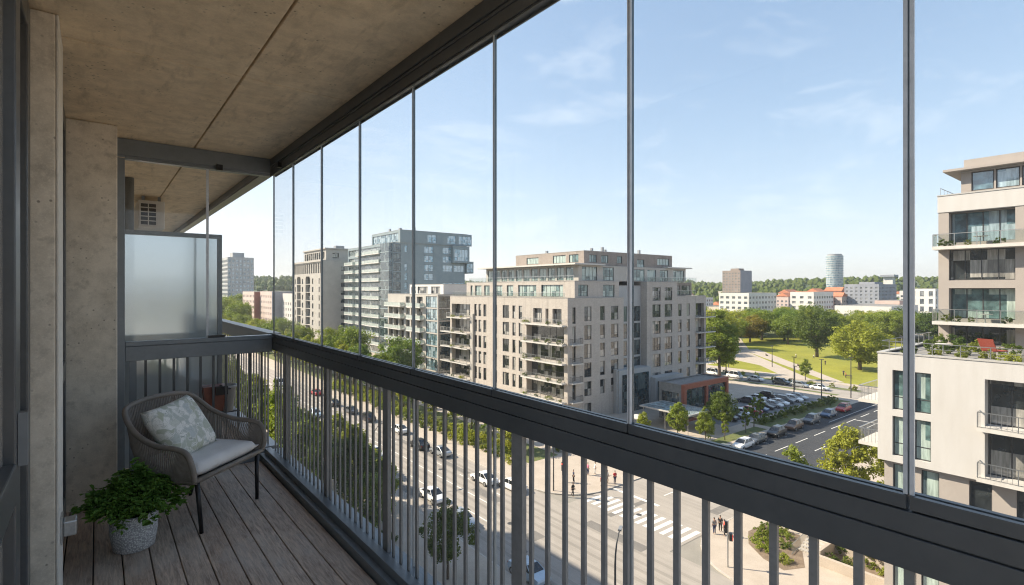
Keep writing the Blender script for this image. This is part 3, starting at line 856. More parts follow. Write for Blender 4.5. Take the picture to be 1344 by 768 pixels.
# right wing
hr = []
for k, z in enumerate(FR):
    top = (k == 5)
    for (u, w) in ((2.0, 3.0), (6.5, 2.9)):
        if k == 0: continue
        hr.append((u, z, w, 2.9 if k > 1 else 2.5, 0.22, 3 if k > 1 else 2, 2 if k > 1 else 1))
    for (u, w) in ((11.8, 1.3), (15.2, 1.3)):
        if k == 0: continue
        hr.append((u, z, w, 2.9 if k > 1 else 2.5, 0.22, 1, 1))
    if k: hr.append((19.0, z - 0.4, 3.6, 3.3, 0.9, 3, 1))
hr6 = [(2.0, FR[5] + 3.75, 3.0, 3.0, 0.22, 3, 2), (6.5, FR[5] + 3.75, 2.9, 3.0, 0.22, 3, 2)]
B.mass('wall', M_brick, 24.35, 0, 0.1, 35.7, 20, 27.5, [], [h for h in hr if h[0] < 10] + hr6)
B.mass('wall', M_brick, 35.72, 0.0, 0.1, 47.8, 20, 24.2, [], [(h[0] - 11.37, *h[1:]) for h in hr if h[0] > 10])
B.mass('penthouse', M_brick_dk, 35.74, 1.8, 24.3, 44.3, 20, 27.4, [], [(0.6, 24.5, 3.0, 2.3, 0.2, 2, 1), (4.4, 24.5, 3.6, 2.3, 0.2, 3, 1)])
for k in range(2, 6):
    B.balcony(0, 0, 0, 43.2, 50.6, FR[k] - 0.45, 1.0, 'bars', M_fascia, 0.22, 1.05, (0, 1), M_frame)
# entrance wall
B.box('entrance_wall', M_greyconc, 13.2, -0.9, 0.1, 13.6, -0.03, 9.2); B.box('entrance_wall', M_greyconc, 13.6, -1.2, 0.12, 24.2, 1.55, 9.0)
B.box('entrance_wall', M_greyconc, 24.2, -2.4, 0.12, 34.5, -0.03, 6.6)
B.box('glass_lobby', M_darkglaz, 14.6, -1.4, 0.14, 23.2, -1.25, 8.0); B.box('glass_lobby', M_darkglaz, 25, -2.6, 0.14, 33.5, -2.45, 5.8)
B.finish()

# ---- rust-framed annexe, canopy
A = Building('annexe', 'low annexe with rust orange frame and big shop windows beside the brick block', 'building', (88.8, 59.4))
A.mass('wall', M_roofgrey, 0.05, 0.4, 0.1, 15.6, 5.6, 7.3, [(0.6, 0.5, 4.0, 5.2, 0.3, 3, 2)], [], fm=M_frame, pm=M_darkglaz, top=-1)
for (x0, x1) in ((-0.1, 0.7), (7.5, 8.2), (15.1, 15.9)): A.solo('orange_post', M_orange, x0, -0.3, 0.1, x1, 0.38, 6.5)
A.solo('orange_beam', M_orange, -0.1, -0.3, 6.51, 15.9, 0.38, 7.45)
A.solo('orange_sill', M_orange, 0.71, -0.2, 0.1, 7.49, 0.36, 0.7); A.solo('orange_sill', M_orange, 8.21, -0.2, 0.1, 15.09, 0.36, 0.7)
A.solo('orange_post', M_orange, 15.62, 0.39, 0.1, 15.9, 5.6, 7.45)
A.wins.append(((0.75, 0.1, 0.75), 0, 6.7, 5.7, 3, 2, M_frame, M_darkglaz, 0.1)); A.wins.append(((8.25, 0.1, 0.75), 0, 6.8, 5.7, 3, 2, M_frame, M_darkglaz, 0.1))
A.finish()

cn = thing('entrance_canopy', 'flat glass canopy on thin posts in front of the annexe entrance', 'canopy', (81.4, 53.3, 0.12))
cb = MB(); cb.box(0.3, 0.2, 3.45, 7.1, 10.6, 3.6); cb.build('canopy_roof', M_canopy, cn)
cb = MB()
for (x0, y0, x1, y1) in ((0.1, 0, 7.3, 0.18), (0.1, 10.62, 7.3, 10.8), (0.1, 0.2, 0.28, 10.6), (7.12, 0.2, 7.3, 10.6)): cb.box(x0, y0, 3.4, x1, y1, 3.66)
cb.build('frame', M_frame_lt, cn)
for (x, y) in ((0.6, 0.6), (6.8, 0.6), (0.6, 5.4), (6.8, 5.4), (0.6, 10.2), (6.8, 10.2)):
    cb = MB(); cb.tube([(x, y, 0), (x, y, 3.44)], 0.06, 8); cb.build('post', M_steel, cn)

def parasol(x, y, z, label):
    p = thing('parasol', label, 'parasol', (x, y, z), 0, 'white parasols by the annexe entrance')
    q = MB(); q.tube([(0, 0, 0), (0, 0, 2.6)], 0.035, 8); q.build('pole', M_frame_lt, p)
    q = MB()
    ring = [(1.7 * math.cos(k * math.pi / 4), 1.7 * math.sin(k * math.pi / 4), 2.15) for k in range(8)]
    for k in range(8): q.poly([ring[k], ring[(k + 1) % 8], (0, 0, 2.62)])
    for k in range(8):
        a, b_ = ring[k], ring[(k + 1) % 8]; q.quad(a, b_, (b_[0], b_[1], 1.98), (a[0], a[1], 1.98))
    q.build('canopy', M_fascia, p)
parasol(78.8, 62.5, 0.12, 'white parasol at the lobby side of the glass canopy')
parasol(88.9, 56.0, 0.12, 'white parasol between the glass canopy and the annexe window')

# ---- pale block with glazed corner, next up the street
B = Building('apartment_building', 'pale seven storey block with stacked balconies and glazed dark corner next to the brick block', 'building', (72.0, 123.6))
hl = []; LY = 31
for k in range(7):
    z = 0.6 + 3.42 * k
    for (u, w) in ((0.6, 3.0), (4.3, 3.0), (8.0, 3.0)): 
        if k < 6 or u > 12: hl.append((u, z, w, 2.6, 0.9, 2, 1))
    for (u, w) in ((12.2, 2.6), (15.6, 2.6), (19.2, 3.4)): hl.append((u, z, w, 2.6, 0.7, 2, 1))
    hl.append((24.4, z - 0.3, 6.2, 3.1, 0.2, 5, 2, M_frame, M_pane_blue))
B.mass('wall', M_stone, 0, 0, 0.1, 34, LY, 24.4, hl, [(0.4, 0.3 + 3.42 * k, 5.4, 3.1, 0.2, 4, 2, M_frame, M_darkglaz) for k in range(7)])
B.mass('penthouse', M_farwhite, 2.2, 0.8, 24.4, 33, 20.5, 27.2, [(1.0, 24.6, 3.0, 2.0, 0.3, 2, 1), (5, 24.6, 6, 2.0, 0.3, 4, 1), (13, 24.6, 5, 2.0, 0.3, 4, 1)], [])
for k in range(1, 7):
    z = 0.4 + 3.42 * k
    B.balcony(0, LY, -90, 0.2, 11.4, z, 1.4, 'white', M_farwhite, 0.3); B.balcony(0, LY, -90, 15.0, 23.4, z, 1.4, 'white', M_farwhite, 0.3)
B.finish()

# ---- tall blue-grey glass building
B = Building('tall_apartment_building', 'tall blue grey glass building with white wrapped balconies and stepped box storeys', 'building', (88, 185))
hl = []; LY = 45
for k in range(12):
    z = 0.6 + 3.6 * k
    hl.append((0.8, z, 35, 2.5, 0.45, 22, 1, M_frame_lt, M_pane_pale))
hf = []
for k in range(12):
    z = 0.5 + 3.6 * k
    hf.append((0.2, z - 0.2, 3.2, 3.2, 0.2, 2, 2, M_frame, M_darkglaz))
    if k > 3:
        for (u, w, c) in ((5.0, 1.2, 1), (13.6, 4.0, 2), (22.0, 4.6, 3), (27.4, 4.8, 3)): 
            if (k + int(u)) % 5: hf.append((u, z, w, 2.7, 0.2, c, 2, M_frame, M_pane_sky))
B.mass('wall', M_bluegrey, 0, 0, 0.1, 32.6, LY, 43.6, hl, hf, pm=M_pane_blue)
B.mass('penthouse', M_bluegrey, 3.0, -0.4, 43.7, 33.6, 26, 48.6, [(0.8, 44.2, 24, 3.4, 0.3, 12, 1, M_frame, M_pane_blue)], [(11.8, 44.3, 4.0, 3.2, 0.2, 2, 2, M_frame, M_pane_sky), (21, 44.3, 4.0, 3.4, 0.2, 3, 2, M_frame, M_pane_sky), (26.4, 44.3, 6.4, 3.4, 0.2, 3, 2, M_frame, M_pane_sky)])
B.mass('box_storey', M_bluegrey, 26, -1.6, 36.6, 33.9, 8, 38.0 + 5.4, [], [(0.6, 37.2, 6.6, 5.0, 0.2, 4, 2, M_frame, M_pane_sky)])
B.mass('box_storey', M_bluegrey, 33.0, -0.9, 32.4, 36.4, 7, 37.2, [], [(0.2, 32.9, 3.0, 3.6, 0.2, 2, 2, M_frame, M_pane_sky)])
B.solo('roof_plant', M_metalroof, 6, 6, 48.7, 7, 7, 50.0); B.solo('roof_plant', M_metalroof, 11, 3, 48.7, 11.4, 3.4, 50.4); B.solo('roof_plant', M_metalroof, 3.6, 10, 48.7, 4.2, 11, 49.8)
for k in range(1, 12):
    [B.balcony(0, LY, -90, ua, ub, 0.35 + 3.6 * k, dp_, 'white', M_farwhite, 0.3, 1.15) for ua, ub, dp_ in ((-0.3, 9.5, 1.7), (11.5, 21.5, 1.2), (23.0, 36.5, 1.8)) if not (k == 11 and ua < 0)]
for k in range(1, 12):
    B.box('glass_bay', M_darkglaz, -1.3, 0.3, 0.6 + 3.6 * k, -0.05, 8.0, 3.9 + 3.6 * k)
    B.box('bay_slab', M_bluegrey, -1.4, 0.2, 0.25 + 3.6 * k, -0.04, 8.1, 0.59 + 3.6 * k)
B.finish()

# ---- concrete tower with arched recesses
B = Building('tall_apartment_building', 'tall grey concrete building with arched vertical recesses and colonnaded top', 'building', (80, 240))
LY = 44; hl = []
for (u, w) in ((2.5, 1.2), (13.8, 2.0), (29.5, 2.0), (39, 1.4)):
    for k in range(8): hl.append((u, 1.0 + 3.9 * k, w, 2.5, 0.3, 1, 1))
for (u, w) in ((5.6, 6.2), (19.6, 7.0)):
    for k in range(8): hl.append((u, 1.0 + 3.9 * k, w, 3.6, 1.4, 3, 2))
for i in range(13): hl.append((1.4 + i * 3.3, 33.2, 2.2, 4.6, 1.0, 1, 1))
hf = []
for (u, w) in ((8.5, 1.8), (14, 2.0), (20, 2.0)):
    for k in range(10): hf.append((u, 1.0 + 3.7 * k, w, 1.9, 0.2, 2, 1))
B.mass('wall', M_stone, 0, 0, 0.1, 27, LY, 39, hl, hf)
B.mass('penthouse', M_stone, 2.0, 1.0, 39.1, 25, 33, 44, [(0.8 + i * 3.0, 39.8, 2.2, 3.2, 0.4, 1, 1) for i in range(10)], [(3, 40, 3, 2.4, 0.3, 2, 1)])
B.box('cornice', M_stone, -0.6, -0.5, 38.4, 0.0 - 0.01, LY + 0.5, 39.2); B.box('cornice', M_stone, 1.4, 0.4, 44.12, 25.4, 33.6, 44.7)
for (u, w) in ((5.6, 6.2), (19.6, 7.0)):
    a = MB()
    for i in range(9):
        t0, t1 = math.pi * i / 9, math.pi * (i + 1) / 9
        y0, y1 = LY - (u + w / 2 - w / 2 * math.cos(t0)), LY - (u + w / 2 - w / 2 * math.cos(t1)); zt0 = 30.2 + 2.2 * math.sin(t0); zt1 = 30.2 + 2.2 * math.sin(t1)
        a.poly([(-0.05, y0, zt0), (-0.05, y1, zt1), (-0.05, y1, 33.0), (-0.05, y0, 33.0)])
    a.build('arch', M_stone, B.e)
B.solo('roof_plant', M_metalroof, 8, 5, 44.6, 12, 8, 46.2)
B.finish()

# ---- far end of the main road
def far_block(name, label, cat, x, y, dx, dy, h, wall, fl=3.3, bay=3.2, pm=M_pane_far, roof=None, z0=0.0, group=None, wf=0.55, hfz=0.55, top=None, side=None):
    B = Building(name, label, cat, (x, y), group)
    hl, hf = [], []
    n = int((h - 1) / fl)
    for k in range(n):
        z = z0 + 0.9 + fl * k
        m_ = int(dy / bay)
        for i in range(m_): hl.append((dy * (i + 0.5) / m_ - bay * wf / 2, z, bay * wf, fl * hfz, 0.25, 1, 1))
        m_ = int(dx / bay)
        for i in range(m_): hf.append((dx * (i + 0.5) / m_ - bay * wf / 2, z, bay * wf, fl * hfz, 0.25, 1, 1))
    if side is not None:
        B.face('wall', wall, 0, dy, -90, dy, z0, z0 + h, hl, pm, M_frame_lt, 0.12)
        B.face('side_wall', side, 0, 0, 0, dx, z0, z0 + h, [], pm)
        b = B.part('wall', wall); b.quad((dx, 0, z0), (dx, dy, z0), (dx, dy, z0 + h), (dx, 0, z0 + h)); b.quad((0, dy, z0), (dx, dy, z0), (dx, dy, z0 + h), (0, dy, z0 + h))
        B.part('roof', M_roofgrey).quad((0, 0, z0 + h), (dx, 0, z0 + h), (dx, dy, z0 + h), (0, dy, z0 + h))
    else:
        B.mass('wall', wall, 0, 0, z0, dx, dy, z0 + h, hl, hf, pm=pm, fm=M_frame_lt, ft=0.12)
    if roof == 'gable':
        r = B.part('roof', M_redtile); e = 0.5; rh = min(dx, dy) * 0.3; zt = z0 + h
        if dx > dy:
            a, b_, c_, d_ = (-e, -e, zt), (dx + e, -e, zt), (dx + e, dy + e, zt), (-e, dy + e, zt); p, q = (0, dy / 2, zt + rh), (dx, dy / 2, zt + rh)
            r.poly([a, b_, q, p]); r.poly([c_, d_, p, q]); r.poly([a, p, d_]); r.poly([b_, c_, q])
        else:
            a, b_, c_, d_ = (-e, -e, zt), (dx + e, -e, zt), (dx + e, dy + e, zt), (-e, dy + e, zt); p, q = (dx / 2, 0, zt + rh), (dx / 2, dy, zt + rh)
            r.poly([b_, c_, q, p]); r.poly([d_, a, p, q]); r.poly([a, b_, p]); r.poly([c_, d_, q])
    elif top:
        B.mass('roof_plant', wall, dx * 0.25, dy * 0.25, z0 + h + 0.05, dx * 0.7, dy * 0.7, z0 + h + top)
    B.finish(60)
    return B
far_block('tower_block', 'distant blue grey tower block far along the main road beyond the frosted screen', 'building', 81, 465, 19, 26, 51, M_greyconc, 3.3, 2.6, M_pane_blue, wf=0.7, hfz=0.6, top=4)
far_block('apartment_building', 'low pinkish block with brick red end wall far along the main road', 'building', 75, 348, 14, 32, 24.2, M_farpink, 3.3, 4.0, side=M_farred, wf=0.36, hfz=0.45)
far_block('apartment_building', 'low pale block between the brick red end wall and the arched concrete building', 'building', 78, 319, 14, 27, 24.4, M_farpink, 3.3, 4.2, side=M_fargrey, wf=0.36, hfz=0.45)
far_block('apartment_building', 'low pale block half hidden right behind the arched concrete building', 'building', 83, 289, 14, 27, 23.4, M_farwhite, 3.2, 4.0, wf=0.4, hfz=0.5)

# ---- white terraced building across the side street
B = Building('terraced_building', 'white rendered building with taupe tower, glass railed balconies and planted roof terrace', 'building', (47, -32))
LY = 46.4                                         # ends at Y = 14.4
uY = lambda Y: 14.4 - Y
hl = []
for z in (16.95, 13.5):
    hl += [(uY(13.45), z, 0.86, 2.95, 0.3, 1, 2, M_frame, M_pane_teal), (uY(12.1), z, 0.98, 2.95, 0.3, 1, 2, M_frame, M_pane_teal), (uY(8.2), z - 0.2, 3.6, 3.15, 1.1, 3, 1, M_frame, M_pane)]
B.mass('wall', M_white, 0, 0, 13.0, 14, LY, 21.1, hl, [])
B.part('wall', M_white).quad((0, 0, 13.0), (14, 0, 13.0), (14, LY, 13.0), (0, LY, 13.0))
ht = []
for z in (9.55, 6.0, 2.4):
    ht += [(uY(13.9) - 0.45 + 0.5, z, 0.9, 3.2, 0.25, 1, 1, M_frame, M_pane_teal), (uY(12.1), z, 1.05, 3.2, 0.25, 1, 1, M_frame, M_pane_teal), (uY(9.4), z, 1.2, 3.2, 0.25, 1, 1, M_frame, M_pane), (uY(7.0), z, 2.2, 3.2, 0.25, 2, 1, M_frame, M_pane)]
B.mass('lower_wall', M_taupe, 0.45, 0, 0.1, 13.6, LY - 0.3, 12.98, ht, [])
for z in (16.72, 13.35): B.balcony(0, LY, -90, uY(8.5), uY(4.4), z, 0.75, 'bars', M_fascia, 0.25, 1.05)
for z in (17.3, 13.95):
    o = MB(); o.box(0.6, LY + 0.01, z - 0.25, 4.6, LY + 1.5, z); bo = o.build('balcony', M_fascia, B.e)
    o = MB(); o.box(0.6, LY + 1.44, z + 1.0, 4.6, LY + 1.5, z + 1.06); o.box(0.6, LY + 0.02, z + 1.0, 0.66, LY + 1.43, z + 1.06)
    for i in range(16): o.box(0.62 + i * 0.26, LY + 1.46, z, 0.64 + i * 0.26, LY + 1.48, z + 1.0)
    for i in range(6): o.box(0.62, LY + 0.1 + i * 0.24, z, 0.64, LY + 0.12 + i * 0.24, z + 1.0)
    o.build('railing', M_steel, bo)
# railing along the step of the taupe wall
o = MB(); o.box(0.02, 4, 12.2 - 1.55, 0.06, LY - 0.4, 12.2 - 1.5)
for i in range(170): o.box(0.03, 4.1 + i * 0.246, 9.7, 0.05, 4.12 + i * 0.246, 10.65)
o.box(0.0, 4, 9.4, 0.44, LY - 0.31, 9.68)
o.build('step_railing', M_steel, B.e)
# terrace rail
o = MB(); o.box(0.25, 2, 22.0, 0.29, LY - 0.2, 22.05); o.box(0.25, 2, 21.62, 0.29, LY - 0.2, 21.65); o.box(0.29, LY - 0.24, 22.0, 13, LY - 0.2, 22.05)
for i in range(28): o.box(0.25, 2 + i * 1.58, 21.2, 0.29, 2.05 + i * 1.58, 22.0)
for i in range(8): o.box(1.8 + i * 1.5, LY - 0.24, 21.2, 1.84 + i * 1.5, LY - 0.2, 22.0)
o.build('terrace_railing', M_steel, B.e)
# upper tower (X = 60 .. 74)
T0, TY = 13.0, 45.65                               # local x of its face, local y of its end (Y = 13.65)
u2 = lambda Y: 13.65 - Y
hu = [(u2(12.9), 30.1, 4.35, 2.7, 0.9, 4, 1, M_frame, M_pane_blue), (u2(12.9), 26.75, 4.35, 2.7, 0.35, 4, 1, M_frame, M_pane), (u2(12.9), 23.35, 4.35, 2.7, 0.9, 4, 1, M_frame, M_pane_teal), (u2(12.9), 21.2, 4.35, 1.75, 0.9, 4, 1, M_frame, M_pane),
      (u2(6.0), 30.1, 4.35, 2.7, 0.9, 4, 1, M_frame, M_pane_blue), (u2(6.0), 26.75, 4.35, 2.7, 0.35, 4, 1), (u2(6.0), 23.35, 4.35, 2.7, 0.9, 4, 1)]
B.mass('tower_wall', M_taupe, T0, 6, 21.0, T0 + 13, TY, 32.86, hu, [])
B.mass('parapet_band', M_white, T0 - 0.06, 5.94, 32.88, T0 + 13.06, TY + 0.05, 34.35, [], [])
hpt = [(0.7 + i * 1.62, 34.6, 1.5, 1.65, 0.15, 1, 1, M_frame, M_pane_blue) for i in range(16)]
B.mass('penthouse', M_taupe, T0 + 0.5, 7, 34.4, T0 + 11, TY - 1.5, 36.3, hpt, [])
o = MB(); o.box(T0 - 0.4, 6.5, 36.42, T0 + 11.5, TY - 0.4, 36.62); o.box(T0 + 0.2, 7, 36.63, T0 + 11.2, TY - 1.75, 37.35); o.build('roof', M_taupe, B.e)
for z in (29.75, 23.1): B.balcony(T0, TY, -90, -0.15, 30, z, 1.35, 'glass', M_fascia, 0.28, 1.1)
o = MB(); o.box(T0 + 0.3, TY - 0.1, 35.1, T0 + 8, TY - 0.07, 35.14)
for i in range(7): o.box(T0 + 0.3 + i * 1.2, TY - 0.1, 34.5, T0 + 0.33 + i * 1.2, TY - 0.07, 35.1)
o.build('roof_railing', M_steel, B.e)
B.finish()

# ---- beyond the park
W = [('long_apartment_building', 'long white five storey row with balconies behind the park trees', 352, 184, 40, 22, 23.0, M_farwhite, 3.6),
     ('apartment_building', 'white block with shaded bluish end standing right of the long white row behind the park', 396, 160, 34, 16, 23.6, M_farwhite, 3.6),
     ('office_building', 'low wide white building with ribbon windows behind the park', 362, 104, 50, 30, 15.6, M_farwhite, 3.9)]
for (nm, lb, x, y, dx, dy, h, m, fl) in W: far_block(nm, lb, 'building', x, y, dx, dy, h, m, fl, 4.2, M_pane_far, wf=0.6 if fl < 4 else 0.85, hfz=0.5)
far_block('apartment_building', 'cream building with tall windows right beside the taupe tower, beyond the park', 'building', 424, 98, 26, 14, 26, M_farwhite, 5, 4.5, M_pane_far, wf=0.5, hfz=0.7)
far_block('tower_block', 'distant brown tower block on the wooded skyline', 'building', 578, 312, 26, 22, 37, M_farbrown, 3.2, 3.2, M_pane_far, z0=10, top=2.5, side=M_fargrey)
far_block('office_building', 'distant grey slab block with white end wall below the skyline', 'building', 535, 163, 46, 27, 21, M_fargrey, 3.2, 3.4, M_pane_far, z0=9, top=2.0)
rr = random.Random(5)
k_ = 0
for (x, y, dx, dy, h) in ((487, 218, 16, 11, 19), (500, 206, 12, 14, 20), (512, 194, 17, 10, 18), (524, 188, 12, 12, 19), (540, 214, 18, 11, 23), (556, 200, 12, 15, 24), (470, 236, 16, 11, 15), (452, 250, 12, 14, 14)):
    far_block('townhouse', '%s red roofed townhouse beyond the park, counted from the white row' % ORD[k_], 'house', x, y, dx, dy, h, (M_farpink, M_farwhite, M_farred)[k_ % 3], 3.2, 3.4, M_pane_far, roof='gable', group='red roofed houses beyond the park'); k_ += 1
for (x, y, dx, dy, h, lb) in ((412, 262, 26, 14, 18, 'far white block half hidden by park trees left of the long white row'), (600, 150, 30, 16, 24, 'far pale block on the rise above the low white building'), (470, 130, 30, 16, 17, 'far pinkish block just above the low white building'), (500, 90, 26, 18, 20, 'far cream block above the low white building, nearest the taupe tower'), (430, 290, 18, 20, 20, 'far pale block beside the brick block roof edge beyond the park')):
    far_block('apartment_building', lb, 'building', x, y, dx, dy, h, M_farpink if 'pink' in lb else M_farwhite, 3.4, 3.6, M_pane_far)
rf_ = random.Random(77); k_ = 0
M_farcream = noisy('far_cream_wall', (0.48, 0.43, 0.35), (0.56, 0.51, 0.43), 0.15, 0.9, 0, 2, 0.1)
for i in range(60):
    a = R(rf_.uniform(7, 36)); r = rf_.uniform(430, 760); x, y = r * math.cos(a), r * math.sin(a)
    if any(abs(x - q[0]) < 30 and abs(y - q[1]) < 24 for q in ((590, 322), (555, 175), (515, 205), (405, 170), (390, 115))): continue
    red = rf_.random() < 0.45
    far_block('townhouse' if red else 'apartment_building', ('%s small red roofed house in the far roofscape' if red else '%s small flat roofed pale block in the far roofscape') % ORD[k_], 'house' if red else 'building', x, y, rf_.uniform(14, 34), rf_.uniform(10, 18), rf_.uniform(8, 13), rf_.choice([M_farwhite, M_farcream, M_farpink, M_farcream]), 3.1, 3.6, M_pane_far, roof='gable' if red else None, z0=hill_h(x, y) - 1.0, group='low houses in the far roofscape'); k_ += 1
# round glass tower
ct = Building('round_tower', 'round pale blue glass tower rising alone above the skyline', 'building', (824, 305))
o = MB(); o.lathe([(10.5, 10), (10.5, 73)], 28); o.build('shell', M_greyconc, ct.e)
for k in range(19):
    o = MB(); o.lathe([(10.55, 0), (10.85, 0.05), (10.85, 1.9), (10.55, 1.95)], 28, (0, 0, 11.6 + k * 3.25)); o.build('window_band', M_pane_blue, ct.e)
o = MB(); o.lathe([(9, 73.05), (9, 75)], 20); o.build('roof_drum', M_metalroof, ct.e)
chm = thing('chimney_tower', 'pale square tower with flared top on the wooded skyline', 'tower', (944, 274, 20))
o = MB(); o.box(-6, -6, 0, 6, 6, 24); o.build('shaft', M_farwhite, chm); o = MB(); o.box(-10, -9, 24.02, 9, 9, 27); o.build('head', M_fargrey, chm)

# ------------------------------------------------------------------ trees
def crown_mesh(name, seed, rx, rz, zc, clumps, per, leaf, mat_, rough=0.25, shape=0):
    rd = random.Random(seed); V, F = [], []
    cs = []
    while len(cs) < clumps:
        p = Vector((rd.uniform(-1, 1), rd.uniform(-1, 1), rd.uniform(-1, 1)))
        if p.length > 1 or p.length < 0.35 * rd.random() + 0.25: continue
        w = 1.0
        if shape == 1: w = max(0.2, 1 - 0.55 * max(0, p.z))              # cone-like
        if shape == 2: w = 1 - 0.3 * max(0, -p.z)
        bl = 1 + rough * mnoise.noise(p * 1.7 + Vector((seed, 0, 0)))
        cs.append(Vector((p.x * rx * w * bl, p.y * rx * w * bl, zc + p.z * rz * bl)))
    for c in cs:
        rc = rd.uniform(0.15, 0.34) * rx
        for _ in range(per):
            d = Vector((rd.gauss(0, 1), rd.gauss(0, 1), rd.gauss(0, 0.8))).normalized()
            q = c + d * rc * (rd.random() ** 0.45)
            nrm = (d + Vector((rd.gauss(0, 0.6), rd.gauss(0, 0.6), rd.gauss(0.35, 0.5)))).normalized()
            a = nrm.orthogonal().normalized(); b = nrm.cross(a)
            an = rd.uniform(0, 6.28); a, b = a * math.cos(an) + b * math.sin(an), b * math.cos(an) - a * math.sin(an)
            s1 = leaf * rd.uniform(0.6, 1.25); s2 = s1 * rd.uniform(0.5, 0.8); n = len(V)
            V += [q - a * s1, q - b * s2 + a * s1 * 0.1, q + a * s1 - nrm * s1 * 0.25, q + b * s2 + a * s1 * 0.1]
            F.append((n, n + 1, n + 2, n + 3))
    me = bpy.data.meshes.new(name); me.from_pydata([tuple(v) for v in V], [], F); me.materials.append(mat_); me.update()
    return me, cs

def trunk_mesh(name, seed, h, r, cs, nb=7):
    rd = random.Random(seed + 99); t = MB()
    top = Vector((rd.uniform(-0.2, 0.2), rd.uniform(-0.2, 0.2), h))
    t.tube([(0, 0, 0), (rd.uniform(-.05, .05), rd.uniform(-.05, .05), h * 0.35), top * 0.75, top], [r * 1.25, r, r * 0.75, r * 0.3], 8)
    for c in rd.sample(cs, min(nb, len(cs))):
        s = Vector((top.x * 0.5, top.y * 0.5, h * rd.uniform(0.35, 0.75))); m_ = (s + c) / 2 + Vector((0, 0, 0.2))
        t.tube([s, m_, c], [r * 0.45, r * 0.28, r * 0.1], 5)
    return t.mesh(name, M_bark, True)

PROTO = {}
def proto(kind):
    if kind in PROTO: return PROTO[kind]
    base, var = kind
    seed = var * 17 + hash_(base)
    P_ = dict(street=(2.3, 3.0, 5.0, 80, 90, 0.145, M_leaf, 0.35, 1, 4.2, 0.13), bright=(2.2, 2.9, 4.8, 80, 90, 0.145, M_leaf_yl, 0.35, 1, 4.0, 0.12),
              dark=(2.4, 3.0, 5.0, 80, 90, 0.145, M_leaf_dk, 0.35, 1, 4.2, 0.13), park=(4.6, 4.2, 6.6, 150, 75, 0.21, M_leaf, 0.4, 2, 6.0, 0.28),
              parkyl=(4.4, 4.0, 6.0, 150, 75, 0.21, M_leaf_yl, 0.4, 2, 5.4, 0.26), parkdk=(4.6, 4.4, 6.6, 150, 75, 0.21, M_leaf_dk, 0.4, 2, 6.0, 0.3),
              gold=(4.2, 3.8, 5.6, 140, 75, 0.21, M_leaf_gold, 0.4, 2, 5.0, 0.25), rust=(3.0, 3.0, 4.4, 60, 45, 0.3, M_leaf_rust, 0.4, 2, 4.0, 0.2),
              tall=(2.9, 6.2, 8.6, 150, 75, 0.19, M_leaf, 0.4, 1, 8.4, 0.24),
              young=(0.85, 1.9, 3.0, 34, 46, 0.13, M_leaf, 0.4, 1, 3.4, 0.06))[base]
    cm, cs = crown_mesh('crown', seed, P_[0], P_[1], P_[2], P_[3], P_[4], P_[5], P_[6], P_[7], P_[8])
    PROTO[kind] = (cm, trunk_mesh('trunk', seed, P_[9], P_[10], cs))
    return PROTO[kind]
def hash_(s): return sum(ord(c) * (i + 3) for i, c in enumerate(s)) % 997

def tree(x, y, base, label, group=None, s=1.0, z=0.12, sz=None, name='tree'):
    rd = random.Random(int(x * 91 + y * 37))
    cm, tm = proto((base, rd.randrange(3)))
    t = thing(name, label, 'tree', (x, y, z), rd.uniform(0, 6.28), group)
    t.scale = (s, s, (sz or s) * rd.uniform(0.95, 1.06))
    put('trunk', tm, t); put('crown', cm, t)
    return t

rt = random.Random(11)
# far kerb row along the main road
y = 66.5; k_ = 0
while y < 330:
    tree(52.5 + rt.uniform(-0.9, 0.9), y, rt.choice(['street', 'bright', 'bright']), '%s leafy street tree up the main road in the row before the apartment blocks' % ORD[k_], 'street trees along the far pavement', rt.uniform(1.25, 1.55) if y > 112 else rt.uniform(0.95, 1.15), sz=rt.uniform(1.25, 1.5) if y > 112 else rt.uniform(0.85, 1.0)); k_ += 1
    y += rt.uniform(5.2, 7.2) if y < 180 else rt.uniform(7, 9)
y = 128; k_ = 0
while y < 330:
    tree(62.5 + rt.uniform(-2.0, 2.0), y, rt.choice(['street', 'park', 'bright']), '%s tree up the road in the second row, close to the apartment fronts' % ORD[k_], 'trees close to the apartment fronts', rt.uniform(1.0, 1.25)); k_ += 1
    y += rt.uniform(10, 13) if y < 180 else rt.uniform(13, 16)
for k_, (x, y, s, b) in enumerate(((66, 344, 1.1, 'park'), (74, 362, 1.1, 'parkyl'), (62, 376, 1.2, 'park'), (70, 400, 1.2, 'parkyl'), (78, 420, 1.3, 'park'), (68, 436, 1.2, 'parkyl'), (62, 458, 1.3, 'park'), (74, 478, 1.3, 'park'), (58, 500, 1.4, 'park'), (48, 400, 1.1, 'park'), (50, 440, 1.2, 'parkyl'))):
    tree(x, y, b, '%s rounded tree from the low pale blocks towards the distant tower, far up the road' % ORD[k_], 'trees at the far end of the road', s * 1.45)
# near pavement trees, in the shade of our own building
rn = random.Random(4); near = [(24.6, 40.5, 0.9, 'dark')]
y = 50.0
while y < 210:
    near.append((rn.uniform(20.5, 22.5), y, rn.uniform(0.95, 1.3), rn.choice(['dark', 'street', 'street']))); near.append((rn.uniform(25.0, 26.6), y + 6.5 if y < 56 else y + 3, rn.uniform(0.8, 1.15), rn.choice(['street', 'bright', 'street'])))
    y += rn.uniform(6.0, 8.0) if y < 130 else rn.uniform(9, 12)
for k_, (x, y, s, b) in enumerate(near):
    tree(x, y, b, '%s tree from the junction on the near pavement below the balcony bars' % ORD[k_], 'trees on the near pavement', s)
